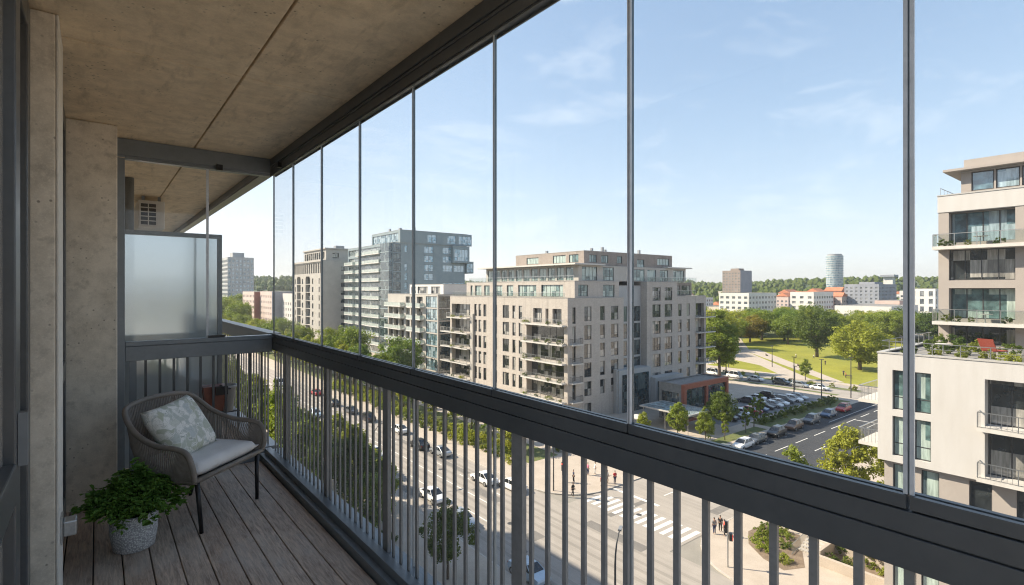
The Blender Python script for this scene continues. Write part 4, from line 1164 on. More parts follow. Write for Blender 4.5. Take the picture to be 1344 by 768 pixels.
# round the canopy and the side street
for (x, y, b, s, lb) in ((78.5, 53.6, 'bright', 0.82, 'yellow green tree at the street corner of the glass canopy'), (74.2, 57.6, 'bright', 0.6, 'small yellow green tree left of the glass canopy'), (79.5, 49.0, 'street', 0.7, 'small tree in front of the glass canopy'),
                         (88.4, 51.0, 'dark', 1.02, 'dark green tree standing before the left annexe window'), (92.4, 55.5, 'street', 0.62, 'small tree between the annexe and the first parked cars'),
                         (139.5, 81.5, 'tall', 1.75, 'tall slender tree rising behind the annexe roof'), (146.5, 93, 'tall', 1.55, 'tall leafy tree behind the right end of the brick block'), (151, 86, 'street', 1.3, 'low bushy tree at the foot of the tall slender tree'),
                         (61.5, 26.6, 'street', 0.95, 'bright tree top at the near edge of the side street'), (68.3, 23.9, 'bright', 1.22, 'big bright tree beside the white building corner'), (74.5, 21.0, 'bright', 1.15, 'bright tree behind the big tree at the white building corner'),
                         (191.3, 63.5, 'parkyl', 1.9, 'round yellow green tree at the near edge of the lawn'), (214.5, 85.5, 'parkdk', 1.72, 'large dark green tree alone in the middle of the lawn'),
                         (212, 124, 'parkyl', 2.0, 'broad yellow green tree left of the big lawn tree'), (248, 129, 'gold', 1.8, 'golden tree among the green park trees'), (252, 113, 'park', 1.5, 'small round tree behind the lawn path'),
                         (224, 142, 'rust', 1.35, 'small rust red tree by the brick block side of the park'), (158, 66, 'street', 0.72, 'small dark tree in the verge of the far street')):
    tree(x, y, b, lb, None, s, sz=s * (0.9 if b == 'parkdk' else 0.78) if s > 1.45 else None)
k_ = 0
for (x, y) in ((185, 118), (176, 122), (190, 132), (200, 128), (222, 138), (232, 132), (262, 132), (272, 124), (284, 116), (296, 112), (268, 148), (280, 140), (294, 132), (308, 124), (322, 118), (318, 104), (304, 96), (330, 104), (342, 112), (332, 128), (310, 142), (292, 154), (276, 164), (258, 160), (244, 166), (226, 158), (210, 150), (260, 182), (280, 178), (300, 166), (320, 148), (338, 138), (344, 96), (326, 86), (312, 84), (298, 84), (344, 82), (330, 72), (316, 68), (302, 72), (348, 70), (205, 170), (222, 180), (240, 188)):
    x += rt.uniform(-3, 3); y += rt.uniform(-3, 3)
    tree(x, y, rt.choice(['park', 'parkyl', 'park', 'parkyl', 'parkdk']), '%s tree along the woodland belt behind the lawn' % ORD[k_], 'park trees behind the lawn', rt.uniform(1.45, 2.1), sz=rt.uniform(1.1, 1.45)); k_ += 1
# young street trees at the car park
for k_, (x, y) in enumerate(((84.5, 48.4), (91.5, 48.4), (96.6, 49.5), (104, 51.9))):
    tree(x, y, 'young', 'thin young tree on the verge by the parking bays, %s from the canopy' % ORD[k_], 'young trees by the parking bays', rt.uniform(0.9, 1.15))

def shrub_mesh(seed, rx, rz, clumps=26, per=44, leaf=0.075, m=M_shrub):
    return crown_mesh('shrub', seed, rx, rz, rz * 0.8, clumps, per, leaf, m, 0.4)[0]
SHR = [shrub_mesh(3, 0.8, 0.5), shrub_mesh(4, 0.7, 0.65), shrub_mesh(5, 1.0, 0.45, m=M_leaf_yl), shrub_mesh(6, 0.8, 0.6, m=M_leaf_dk)]
def shrub(x, y, label, group, s=1.0, k=0, z=0.12):
    o = put('shrub', SHR[k % 4], None, (x, y, z), rt.uniform(0, 6.28), (s, s, s)); return tag(o, label, 'shrub', group)
for k_, (x, y, s, k) in enumerate(((51.2, 23.6, 0.8, 2), (52.0, 25.2, 0.9, 2), (53.3, 26.4, 1.0, 2), (54.9, 27.3, 1.0, 0), (56.6, 27.6, 0.9, 0), (54.2, 24.6, 0.9, 0), (56.0, 25.6, 0.8, 2), (57.2, 26.2, 0.8, 1))):
    shrub(x, y, '%s low shrub round the corner bed by the traffic light' % ORD[k_], 'shrubs in the corner bed', s, k)
for k_, (x, y, s, k) in enumerate(((54.4, 20.6, 0.9, 3), (55.4, 19.2, 0.8, 0), (56.6, 18.0, 1.0, 1), (57.4, 20.4, 1.1, 3), (58.6, 19.0, 1.0, 0), (58.0, 16.4, 1.2, 3), (60.0, 17.6, 1.3, 3), (60.4, 20.0, 1.2, 1), (55.6, 16.2, 0.9, 2))):
    shrub(x, y, '%s shrub on the stepped bed by the white building' % ORD[k_], 'shrubs on the stepped beds', s, k)
k_ = 0
for i in range(13):
    x = 100.5 + i * 2.7; shrub(x, 49.6 + rt.uniform(-0.6, 0.6), '%s bush in the dark strip behind the parked cars, counted from the canopy' % ORD[k_], 'bushes behind the parking bays', rt.uniform(1.2, 1.7), 3 if i % 3 else 0); k_ += 1
for i in range(9):
    shrub(151.9 + rt.uniform(-0.5, 0.5), 52 + i * 5, '%s bush in the verge of the far street' % ORD[i], 'bushes in the far street verge', rt.uniform(0.9, 1.4), i)
for i in range(6):
    shrub(104.6 + rt.uniform(-0.4, 0.4), 59 + i * 1.6, '%s hedge bush at the annexe end wall' % ORD[i], 'hedge bushes at the annexe', rt.uniform(1.0, 1.3), 3)
k_ = 0
for i in range(24):
    y = 62 + i * 3.3
    shrub(50.9 + rt.uniform(-0.6, 0.6), y + 1.5, '%s bush behind the kerbside hedge up the main road' % ORD[k_], 'bushes behind the kerbside hedge', rt.uniform(1.3, 2.1), rt.choice((0, 2, 2)))
    shrub(48.6 + rt.uniform(-0.5, 0.5), y, '%s hedge bush up the far kerb of the main road' % ORD[k_], 'hedge bushes along the far kerb', rt.uniform(1.3, 2.0), rt.randrange(4)); k_ += 1
for k_, (x, y) in enumerate(((62.2, 57.4), (63.6, 56.4), (65.2, 55.4), (60.8, 58.6), (59.4, 60.2), (66.8, 54.6), (57.8, 61.6))):
    shrub(x, y, '%s clipped bush on the plaza planter by the corner' % ORD[k_], 'bushes in the plaza planter', 1.25, 3 if k_ % 2 else 0, 0.5)
for k_, i in enumerate(range(14)):
    shrub(20.5 + rt.uniform(-2, 3.5), 50 + i * 4.1, '%s bush along the verge on the near pavement' % ORD[k_], 'bushes on the near verge', rt.uniform(1.1, 1.8), rt.randrange(4))
pl = MB((62.4, 57.6, 0)); pl.prism([(56.8, 61.8), (67.2, 53.6), (68.4, 54.9), (58.0, 63.2)], 0.12, 0.75); o = pl.build('planter_wall', M_greyconc); tag(o, 'long low concrete planter wall on the plaza at the corner', 'planter')

# woods on the hills: one mass nobody could count
rw = random.Random(21); wv, wf = [], []
ico = bmesh.new(); bmesh.ops.create_icosphere(ico, subdivisions=1, radius=1.15)
iv = [v.co.copy() for v in ico.verts]; iff = [tuple(v.index for v in f.verts) for f in ico.faces]; ico.free()
for i in range(11000):
    a = R(rw.uniform(-22, 92)); r = 520 + 1500 * rw.random() ** 0.8
    x, y = r * math.cos(a), r * math.sin(a)
    if mnoise.noise(Vector((x / 160, y / 160, 0))) < -0.12 and r < 900: continue
    if abs(x - 90) < 30 and y < 560: continue
    s = rw.uniform(2.6, 5.6); h = hill_h(x, y); n = len(wv); sd = rw.uniform(0, 100)
    for p in iv:
        k = 1 + 0.35 * mnoise.noise(p * 1.6 + Vector((sd, 0, 0)))
        wv.append((x + p.x * s * k, y + p.y * s * k, h + s * 0.75 + p.z * s * k * rw.uniform(0.9, 1.25)))
    wf += [tuple(n + q for q in f) for f in iff]
me = bpy.data.meshes.new('forest'); me.from_pydata(wv, [], wf); me.materials.append(M_leaf_dk); me.update()
fo = put('forest', me); tag(fo, 'dark wooded hills along the skyline', 'forest', None, 'stuff')

# ------------------------------------------------------------------ cars
CAR = {}
def paint(name, c, metal=0.3):
    m, t, out = new_mat('car_paint_' + name); p = pbsdf(t, out, mixc(t, ramp(t, noise_tex(t, coords(t, 'Object'), 3, 3), 0.4, 0.7, 0, 0.25), c, [k * 0.8 for k in c]), 0.3, metal)
    p.inputs['Coat Weight'].default_value = 0.6; p.inputs['Coat Roughness'].default_value = 0.06
    return m
PAINT = dict(white=paint('white', (0.75, 0.76, 0.77), 0.0), silver=paint('silver', (0.42, 0.45, 0.48), 0.6), black=paint('black', (0.014, 0.015, 0.018)), grey=paint('grey', (0.11, 0.12, 0.135), 0.4), red=paint('red', (0.42, 0.02, 0.025), 0.1),
             blue=paint('blue', (0.05, 0.1, 0.19), 0.4), brown=paint('brown', (0.13, 0.07, 0.045), 0.3), paleblue=paint('paleblue', (0.42, 0.52, 0.62), 0.3))
M_carglass = pane_mat('car_glass', (0.012, 0.014, 0.016), (0.03, 0.03, 0.03), 0.1, 1.7, 0.03)
M_lamp = plain('headlight_glass', (0.7, 0.72, 0.74), 0.15); M_tail = plain('tail_light', (0.35, 0.015, 0.012), 0.2)

def car_meshes(kind, col):
    if (kind, col) in CAR: return CAR[kind, col]
    zs, rl = {'hatch': (1.0, 1.35), 'saloon': (0.97, 1.1), 'estate': (1.02, 1.85), 'suv': (1.16, 1.8), 'van': (1.5, 2.1)}[kind]
    b = MB()
    st = [(2.2, .36, .62, .70), (2.08, .26, .74, .84), (1.3, .22, .90, .885), (0.95, .22, .95, .89), (-1.2, .22, .98, .89), (-1.95, .25, .97, .86), (-2.15, .32, .90, .78), (-2.22, .42, .80, .70)]
    rings = []
    for (x, zb, zt, hw) in st:
        zb *= 1; zt *= zs if kind != 'van' else 1.15
        zm = zb + (zt - zb) * 0.55
        rings.append([(x, -hw * 0.9, zb), (x, -hw, zb + 0.14), (x, -hw, zm), (x, -hw * 0.9, zt), (x, hw * 0.9, zt), (x, hw, zm), (x, hw, zb + 0.14), (x, hw * 0.9, zb)])
    b.loft(rings)
    belt = 0.95 * (zs if kind != 'van' else 1.15); top = 1.46 * zs if kind != 'van' else 2.0
    xa0, xa1 = (1.15, 0.45) if kind != 'van' else (1.75, 1.2)                # windscreen foot, head
    xb1 = xa1 - rl; xb0 = min(xb1 - 0.12, -1.6) if kind in ('hatch', 'estate', 'suv', 'van') else -1.75
    xb0 = max(-2.12, xb0)
    b.loft([[(xb1, -.6, top - .05), (xa1, -.6, top - .05), (xa1, .6, top - .05), (xb1, .6, top - .05)], [(xb1 + .05, -.54, top + .015), (xa1 - .06, -.54, top + .015), (xa1 - .06, .54, top + .015), (xb1 + .05, .54, top + .015)]])
    for s in (-1, 1):                                                         # pillars
        for (x0, x1) in ((xa0, xa1), (xb0, xb1), ((xa0 + xb0) / 2 - .05, (xa1 + xb1) / 2)): b.tube([(x0, s * .805, belt - .02), (x1, s * .61, top - .03)], .035, 5)
    body = b.mesh('body', PAINT[col])
    g = MB(); g.loft([[(xb0, -.79, belt - .02), (xa0, -.79, belt - .02), (xa0, .79, belt - .02), (xb0, .79, belt - .02)], [(xb1, -.6, top - .045), (xa1, -.6, top - .045), (xa1, .6, top - .045), (xb1, .6, top - .045)]])
    glass = g.mesh('window', M_carglass)
    w = MB(); w.tube([(0, -.11, 0), (0, .11, 0)], .325, 14); wheel = w.mesh('wheel', M_rubber)
    w = MB(); w.tube([(0, -.118, 0), (0, .118, 0)], .2, 10); rim = w.mesh('rim', M_steel)
    l = MB(); l.box(-.05, -.17, -.06, .05, .17, .06); lamp = l.mesh('headlight', M_lamp); l = MB(); l.box(-.04, -.15, -.08, .04, .15, .08); tail = l.mesh('tail_light', M_tail)
    CAR[kind, col] = (body, glass, wheel, rim, lamp, tail, zs if kind != 'van' else 1.15)
    return CAR[kind, col]

def car(x, y, ang, kind, col, label, group, z=0.0):
    body, glass, wheel, rim, lamp, tail, zs = car_meshes(kind, col)
    c = thing('parked_car' if 'parked' in label else 'car', label, 'van' if kind == 'van' else 'car', (x, y, z), R(ang), group)
    put('body', body, c); put('window', glass, c)
    for (wx, wy) in ((1.36, .80), (1.36, -.80), (-1.36, .80), (-1.36, -.80)):
        w = put('wheel', wheel, c, (wx, wy, .325)); put('rim', rim, w)
    for s in (-1, 1):
        put('headlight', lamp, c, (2.09, s * .58, .62 * zs)); put('tail_light', tail, c, (-2.15, s * .6, .76 * zs))
G1 = 'cars on the main road'
for (x, y, a, k, col, lb) in ((31.7, 49.4, -90, 'hatch', 'silver', 'silver hatchback parked half in shade at the near kerb'), (30.6, 36.4, -90, 'hatch', 'paleblue', 'pale blue hatchback in the shade at the foot of the bars'),
      (32.6, 57.2, -90, 'saloon', 'white', 'white saloon in sun just behind the silver hatchback'), (40.9, 58.0, 90, 'saloon', 'white', 'white car driving up the far lane, first past the junction'), (42.4, 53.8, 90, 'saloon', 'white', 'white car by the far kerb nearest the crossing'),
      (42.3, 71.8, 90, 'saloon', 'silver', 'silver car in the far lane behind the hedge'), (41.5, 77.2, 90, 'hatch', 'black', 'black hatchback in the far lane behind the silver car'), (43.1, 87.6, 90, 'saloon', 'white', 'white car close to the far kerb before the street trees'),
      (42.0, 99.3, 90, 'suv', 'black', 'black off-roader in the far lane, third dark car up the road'), (41.8, 107.6, 90, 'saloon', 'grey', 'dark grey saloon between two black cars far up the road'), (41.4, 117, 90, 'hatch', 'black', 'black hatchback farthest of the dark cars up the road'),
      (42.3, 131.3, 90, 'saloon', 'red', 'red saloon far up the main road'), (33.8, 77.4, -90, 'estate', 'white', 'white estate coming down the near lane beside tree tops'), (35.0, 109.4, -90, 'estate', 'paleblue', 'pale blue estate coming down the near lane far up the road'),
      (31.5, 92, -90, 'hatch', 'grey', 'grey hatchback parked at the near kerb among tree tops'), (31.4, 118, -90, 'saloon', 'black', 'black saloon parked at the near kerb far up the road'), (38.6, 150, 90, 'van', 'white', 'white van far up the main road'), (34, 160, -90, 'hatch', 'silver', 'silver car far up the near lane beyond the pale blue estate')):
    car(x, y, a, k, col, lb, G1)
G2 = 'cars parked along the side street'
for (x, y, k, col, lb) in ((83.2, 44.4, 'estate', 'white', 'white estate parked first in the bay along the side street'), (88.0, 44.6, 'saloon', 'grey', 'grey saloon parked between the white estate and the black off-roader'), (94.6, 44.3, 'suv', 'black', 'black off-roader parked behind the grey saloon'),
      (101.6, 44.4, 'suv', 'brown', 'brown off-roader parked behind the black off-roader'), (109.0, 44.4, 'suv', 'grey', 'grey off-roader parked in the middle of the street bay'), (117.0, 44.4, 'estate', 'blue', 'blue estate parked second from the far street'), (124.6, 44.4, 'suv', 'red', 'dark red off-roader parked at the far street end of the bay'), (77.5, 44.6, 'hatch', 'silver', 'silver hatchback parked nearest the crossing, under the rail')):
    car(x, y, 180, k, col, lb, G2)
G3 = 'cars parked side by side in the car park'
for i, (col, k, lb) in enumerate((('black', 'suv', 'black off-roader parked first in the car park row, next to the annexe'), ('grey', 'hatch', 'grey hatchback second in the car park row'), ('white', 'hatch', 'white hatchback third in the car park row, left of the red car'), ('red', 'hatch', 'red hatchback parked in the car park row'), ('blue', 'saloon', 'blue saloon right of the red car in the car park row'),
      ('black', 'hatch', 'black hatchback between blue and silver cars in the car park row'), ('silver', 'saloon', 'silver saloon right of the black hatchback in the car park row'), ('white', 'saloon', 'white saloon fourth from the end of the car park row'), ('grey', 'suv', 'grey off-roader third from the end of the car park row'), ('white', 'estate', 'white estate second from the end of the car park row'), ('silver', 'hatch', 'silver hatchback last in the car park row'))):
    car(97.4 + i * 3.15, 55.4 + (i % 3) * 0.2, -84, k, col, lb, G3, 0.128)
for i, (x, col, k, lb) in enumerate(((116, 'grey', 'hatch', 'grey hatchback in the back row of the car park'), (120, 'white', 'hatch', 'white hatchback in the back row of the car park'), (124.5, 'black', 'suv', 'black off-roader in the back row of the car park'))):
    car(x, 61.0, 96, k, col, lb, G3, 0.128)
G4 = 'cars parked along the far street'
for (x, y, k, col, lb) in ((146.4, 88.0, 'van', 'white', 'white van parked first along the far street behind the tall tree'), (146.4, 80.8, 'van', 'white', 'second white van along the far street'), (146.2, 74.4, 'saloon', 'white', 'white saloon parked after the white vans on the far street'), (146.4, 67.4, 'suv', 'grey', 'grey off-roader parked on the far street by a lamp post'), (146.3, 62.6, 'estate', 'silver', 'silver estate parked on the far street'), (146.2, 57.6, 'saloon', 'white', 'white saloon parked last along the far street'), (159.8, 45.6, 'hatch', 'blue', 'blue hatchback parked alone by the lawn')):
    car(x, y, -90, k, col, lb, G4)

# ------------------------------------------------------------------ street furniture
def street_lamp(x, y, h, ang, label, group='street lamps', arm=1.8):
    t = thing('street_lamp', label, 'street lamp', (x, y, 0.12), R(ang), group)
    o = MB(); pts = [(0, 0, 0), (0, 0, h * 0.8)] + [(arm * (1 - math.cos(a)), 0, h * 0.8 + h * 0.2 * math.sin(a)) for a in (0.4, 0.8, 1.2, 1.57)]
    o.tube(pts, [0.09, 0.07, 0.06, 0.055, 0.05, 0.045], 8); o.build('pole', M_frame, t)
    o = MB(); o.box(arm - 0.1, -0.12, h - 0.08, arm + 0.6, 0.12, h + 0.05); o.build('lamp_head', M_metalroof, t)
    o = MB(); o.box(arm + 0.05, -0.09, h - 0.11, arm + 0.55, 0.09, h - 0.081); o.build('lens', M_lamp, t)
for (x, y, h, a, lb) in ((28.6, 24.6, 8.2, 30, 'curved arm lamp post rising from the near pavement into shade'), (46.0, 49.8, 8, 190, 'curved lamp post on the far corner pavement beside the crossing'), (46.0, 76, 8, 180, 'curved lamp post by the far kerb hedge'), (46, 104, 8, 180, 'curved lamp post farther up the far kerb'), (28.7, 66, 8, 0, 'curved lamp post on the near pavement among trees')):
    street_lamp(x, y, h, a, lb)
def post_lamp(x, y, h, label):
    t = thing('lamp_post', label, 'lamp post', (x, y, 0.02), 0, 'tall dark lamp posts')
    o = MB(); o.tube([(0, 0, 0), (0, 0, h)], [0.13, 0.09], 8); o.build('pole', M_frame, t)
    o = MB(); o.box(-0.12, -0.5, h + 0.005, 0.12, 0.5, h + 0.14); o.build('lamp_head', M_frame, t)
for (x, y, h, lb) in ((130.7, 57.2, 9.6, 'tall dark lamp post behind the car park row, nearest the annexe'), (131.4, 51.4, 9.6, 'tall dark lamp post at the end of the bush strip'), (140.8, 48.6, 9.6, 'tall dark lamp post at the far street corner'), (141.0, 61.5, 6, 'short lamp post on the far street verge'), (176, 84, 7, 'slim lamp post beside the lawn path'), (163, 92, 7, 'slim lamp post at the park entrance')): post_lamp(x, y, h, lb)

for k_, (x, y) in enumerate(((36.0, 46.0), (41.2, 50.6), (33.2, 40.2), (49.0, 38.6), (38.9, 66.0))):
    mo = MB((x, y, 0)); mo.lathe([(0.34, 0.0), (0.34, 0.009), (0.05, 0.011)], 16, (x, y, 0)); tag(mo.build('manhole_cover', M_frame), '%s round iron manhole cover in the road from the junction centre' % ORD[k_], 'manhole cover', 'manhole covers')
M_redlamp, t, out = new_mat('red_signal'); p = pbsdf(t, out, (0.6, 0.03, 0.02), 0.4); p.inputs['Emission Color'].default_value = (1, 0.06, 0.03, 1); p.inputs['Emission Strength'].default_value = 1.6
def traffic_light(x, y, ang, label):
    t = thing('traffic_light', label, 'traffic light', (x, y, 0.12), R(ang), 'traffic lights at the junction')
    o = MB(); o.tube([(0, 0, 0), (0, 0, 4.3)], 0.075, 10); o.build('pole', M_steel, t)
    o = MB(); o.box(-0.16, 0.08, 3.2, 0.16, 0.3, 4.25); hd = o.build('signal_head', M_black, t)
    for k, m in enumerate((M_redlamp, M_rubber, M_rubber)):
        o = MB(); o.tube([(0, 0.301, 4.05 - k * 0.33), (0, 0.35, 4.05 - k * 0.33)], 0.11, 12); o.build('lens', m, hd)
    o = MB(); o.box(-0.2, -0.4, 2.5, 0.2, -0.12, 3.15); h2 = o.build('pedestrian_signal', M_black, t)
    o = MB(); o.box(-0.14, -0.42, 2.58, 0.14, -0.402, 3.07); o.build('lens', M_redlamp, h2)
traffic_light(46.1, 26.1, 38, 'red traffic light on the near corner by the planted bed'); traffic_light(45.8, 47.8, 120, 'traffic light on the far corner beyond the crossing')
fn = thing('fence', 'short grey metal fence between the corner bed and the steps', 'fence', (53.0, 23.4, 0.12), math.atan2(0.5, 5.8))
o = MB(); o.box(0, -0.02, 1.05, 5.6, 0.02, 1.1); o.box(0, -0.02, 0.1, 5.6, 0.02, 0.14); o.build('rail', M_steel, fn)
for i in range(28): o = MB(); o.box(0.03 + i * 0.2, -0.012, 0.0, 0.055 + i * 0.2, 0.012, 1.049); o.build('bar', M_steel, fn)
st = thing('steps', 'pale stone steps climbing between the stepped beds', 'steps', (54.6, 21.5, 0.12))
o = MB()
for i in range(7): o.box(i * 0.5, 0, 0 , i * 0.5 + 0.498, 2.0, 0.16 * (i + 1))
o.build('tread', M_kerb, st)
for k_, (x0, y0, x1, y1, h, lb) in enumerate(((53.0, 13.6, 53.4, 21.2, 0.9, 'front low stone retaining wall below the stepped bed'), (56.8, 14.0, 57.2, 21.0, 1.7, 'rear taller stone retaining wall in the stepped bed'), (53.41, 21.0, 58.4, 21.3, 1.2, 'stone side wall along the steps'))):
    o = MB((x0, y0, 0)); o.box(x0, y0, 0.12, x1, y1, 0.12 + h); tag(o.build('retaining_wall', M_pave), lb, 'wall')
# park railing, benches
pr = thing('fence', 'low dark railing along the park edge below the trees', 'fence', (178, 104, 0.13), math.atan2(12, 40))
o = MB(); o.box(0, -0.03, 0.9, 38, 0.03, 0.97); o.build('rail', M_frame, pr)
for i in range(20): o = MB(); o.box(i * 1.99, -0.03, 0, i * 1.99 + 0.06, 0.03, 0.899); o.build('post', M_frame, pr)
def bench(x, y, a, label):
    t = thing('park_bench', label, 'bench', (x, y, 0.13), R(a), 'benches by the lawn')
    o = MB(); [o.box(-0.9, -0.22 + i * 0.15, 0.42, 0.9, -0.1 + i * 0.15, 0.46) for i in range(3)]; o.build('seat', M_bark, t)
    o = MB(); [o.box(-0.9, 0.24, 0.55 + i * 0.16, 0.9, 0.28, 0.66 + i * 0.16) for i in range(2)]; o.build('backrest', M_bark, t)
    for s in (-0.7, 0.7): o = MB(); o.box(s - 0.03, -0.2, 0, s + 0.03, 0.22, 0.419); o.box(s - 0.03, 0.2, 0.46, s + 0.03, 0.239, 0.86); o.build('leg', M_black, t)
bench(184, 79, 40, 'dark bench beside the lower end of the lawn path'); bench(203, 99, 40, 'dark bench beside the upper end of the lawn path'); bench(172, 60, 100, 'dark bench at the street edge of the lawn')

# ------------------------------------------------------------------ people
def skin_mesh(name, verts, edges, radii, m, sub=1):
    me = bpy.data.meshes.new(name + '_skeleton'); me.from_pydata(verts, edges, []); o = bpy.data.objects.new(name, me); link(o)
    sk = o.modifiers.new('skin', 'SKIN'); sk.use_smooth_shade = True
    for i, r in enumerate(radii):
        rr = r if isinstance(r, tuple) else (r, r)
        me.skin_vertices[0].data[i].radius = rr; me.skin_vertices[0].data[i].use_root = (i == 0)
    s = o.modifiers.new('sub', 'SUBSURF'); s.levels = s.render_levels = sub
    dg = bpy.context.evaluated_depsgraph_get(); out_ = bpy.data.meshes.new_from_object(o.evaluated_get(dg))
    bpy.data.objects.remove(o); out_.materials.clear(); out_.materials.append(m); out_.name = name
    for pp in out_.polygons: pp.use_smooth = True
    return out_
M_skin = plain('skin', (0.45, 0.27, 0.19), 0.5); M_hair = plain('hair', (0.03, 0.02, 0.014), 0.5)
def person_meshes(stride):
    s = stride
    V = [(0, 0, .95), (0, .0, 1.12), (0, .0, 1.32), (0, .01, 1.46), (0, .02, 1.53), (0, .03, 1.64), (0, .03, 1.72),
         (.09, 0, .9), (.1, s * .22, .5), (.1, s * .12 - .02, .09), (.1, s * .12 + .13, .05), (-.09, 0, .9), (-.1, -s * .16, .5), (-.1, -s * .38 - .02, .12), (-.1, -s * .38 + .11, .05),
         (.17, 0, 1.4), (.22, -s * .1, 1.13), (.23, s * .03 - s * .12, .88), (.23, s * .03 - s * .1, .78), (-.17, 0, 1.4), (-.22, s * .12, 1.13), (-.23, s * .24, .9), (-.23, s * .27, .8)]
    Eg = [(0, 1), (1, 2), (2, 3), (3, 4), (4, 5), (5, 6), (0, 7), (7, 8), (8, 9), (9, 10), (0, 11), (11, 12), (12, 13), (13, 14), (2, 15), (15, 16), (16, 17), (17, 18), (2, 19), (19, 20), (20, 21), (21, 22)]
    rad = [(.14, .1), (.13, .095), (.15, .1), .065, .055, .095, .08, .085, .058, .042, .035, .085, .058, .042, .035, .055, .042, .034, .035, .055, .042, .034, .035]
    body = skin_mesh('person', V, Eg, rad, M_skin)
    tv = [V[0], V[1], V[2], (0, .01, 1.43), V[15], V[16], V[19], V[20]]
    top = lambda m: skin_mesh('shirt', tv, [(0, 1), (1, 2), (2, 3), (2, 4), (4, 5), (2, 6), (6, 7)], [(.16, .12), (.15, .115), (.17, .12), .075, .07, .055, .07, .055], m)
    lv = [V[0], V[7], V[8], V[9], V[11], V[12], V[13]]
    leg = lambda m: skin_mesh('trousers', lv, [(0, 1), (1, 2), (2, 3), (0, 4), (4, 5), (5, 6)], [(.155, .115), .1, .072, .058, .1, .072, .058], m)
    hair = skin_mesh('hair', [(0, .0, 1.62), (0, .005, 1.7), (0, .02, 1.755)], [(0, 1), (1, 2)], [.085, .1, .07], M_hair)
    return body, top, leg, hair
POSE = [person_meshes(0.15), person_meshes(0.75)]
CLOTH = {n: plain('cloth_' + n, c, 0.85) for n, c in dict(white=(.72, .7, .67), red=(.45, .03, .04), pink=(.6, .2, .3), navy=(.03, .04, .09), black=(.015, .015, .017), blue=(.1, .2, .42), beige=(.45, .36, .26), grey=(.2, .2, .21)).items()}
TOPS, LEGS = {}, {}
def person(x, y, ang, pose, top, leg, label, z=0.12, s=1.0):
    body, tf, lf, hair = POSE[pose]
    if (pose, top) not in TOPS: TOPS[pose, top] = tf(CLOTH[top])
    if (pose, leg) not in LEGS: LEGS[pose, leg] = lf(CLOTH[leg])
    o = put('person', body, None, (x, y, z), R(ang), (s, s, s)); tag(o, label, 'person')
    put('shirt', TOPS[pose, top], o); put('trousers', LEGS[pose, leg], o); put('hair', hair, o)
for a in ((49.2, 51.0, 200, 0, 'beige', 'navy', 'person in beige top standing by the plaza hedge at the corner'), (50.0, 50.2, 60, 0, 'navy', 'black', 'person in dark clothes beside the beige top at the corner'), (46.6, 46.9, 190, 1, 'black', 'black', 'person in black walking alone at the far kerb corner'),
          (54.6, 50.6, 250, 0, 'white', 'white', 'person all in white standing on the plaza'), (53.6, 51.0, 80, 0, 'pink', 'navy', 'person in pink top next to the one in white'), (51.6, 46.6, 180, 1, 'red', 'black', 'person in red top waiting at the far end of the crossing'),
          (52.6, 46.9, 170, 0, 'white', 'grey', 'person in white top behind the red top at the crossing'), (53.4, 47.3, 200, 1, 'white', 'beige', 'person in white top and beige trousers near the crossing'), (54.0, 46.5, 150, 0, 'red', 'navy', 'person in red top and navy trousers farthest from the kerb at the crossing'),
          (51.6, 29.6, 20, 0, 'red', 'black', 'person in red top waiting at the near end of the crossing'), (52.2, 30.4, 300, 0, 'black', 'black', 'person in black beside the near end of the crossing'), (51.2, 30.5, 330, 0, 'grey', 'navy', 'person in grey top at the near kerb of the crossing'),
          (205.0, 89, 40, 1, 'white', 'grey', 'person in white top playing on the lawn, nearest the path'), (208.0, 84, 220, 1, 'white', 'navy', 'person in white top playing on the lawn below the big tree'), (193.5, 74.5, 90, 0, 'black', 'black', 'person in black sitting height on the lawn middle'), (186.5, 89.0, 40, 1, 'black', 'navy', 'person in dark clothes walking on the lawn path'),
          (174, 62.0, 120, 1, 'navy', 'black', 'person in navy walking at the foot of the lawn path'), (170, 60, 20, 0, 'red', 'black', 'person in red top on the pavement below the lawn'), (177.5, 51.5, 90, 0, 'grey', 'black', 'person in grey on the lawn near the white building')):
    person(*a)

# ------------------------------------------------------------------ our own building and the balcony
D0 = E - 1.45        # deck
CZ = E + 1.11        # ceiling
H = thing('apartment_block', 'concrete apartment block that the glazed balcony belongs to', 'building', (-0.5, 0, 0))
ho_ = (-0.5, 0, 0)
o = MB(ho_); o.box(-18, 1.2, 0.1, -0.5, 90, 46); o.build('wall', M_host, H)  # cut back beside the camera, out of view, to let in more sky light
o = MB(ho_); o.box(-0.48, 4.905, D0 - 0.02, 0.10, 5.05, CZ); o.box(-0.48, 5.06, D0 - 0.02, -0.1, 11, CZ - 0.002); o.build('wall', M_pier, H)  # neighbour's wall, floor and ceiling stop early so sky lights the frosted screen
o = MB(ho_)
for k in range(15):
    z = 0.35 + k * 3.05 + 0.0
    if abs(z - (CZ + 0.13)) < 1.2 or abs(z - (D0 - 0.15)) < 1.2: continue
    o.box(-0.49, 0.55, z, 1.27, 88, z + 0.24)  # unseen slabs held back in line with the shortened ceiling
o.build('balcony_slab', M_host, H)
o = MB(ho_); o.box(-0.46, 2.81, D0 - 0.02, -0.13, 3.18, CZ - 0.002); pr_ = o.build('pier', M_pier, H, bevel=0.006); pr_['label'] = 'narrow rough concrete pier beside the sliding door'
o = MB(ho_); o.box(-0.132 + 0.004, 2.812, D0 - 0.02, -0.122, 3.178, CZ - 0.003); o.build('lit_side', M_litside, H)  # thin pale slab that gives the pier's side its sky-lit look
o = MB(ho_); o.box(-0.46, 4.47, D0 - 0.02, 0.11, 4.9, CZ - 0.002); pr_ = o.build('pier', M_pier, H, bevel=0.006); pr_['label'] = 'wide rough concrete pier at the far end of the balcony'
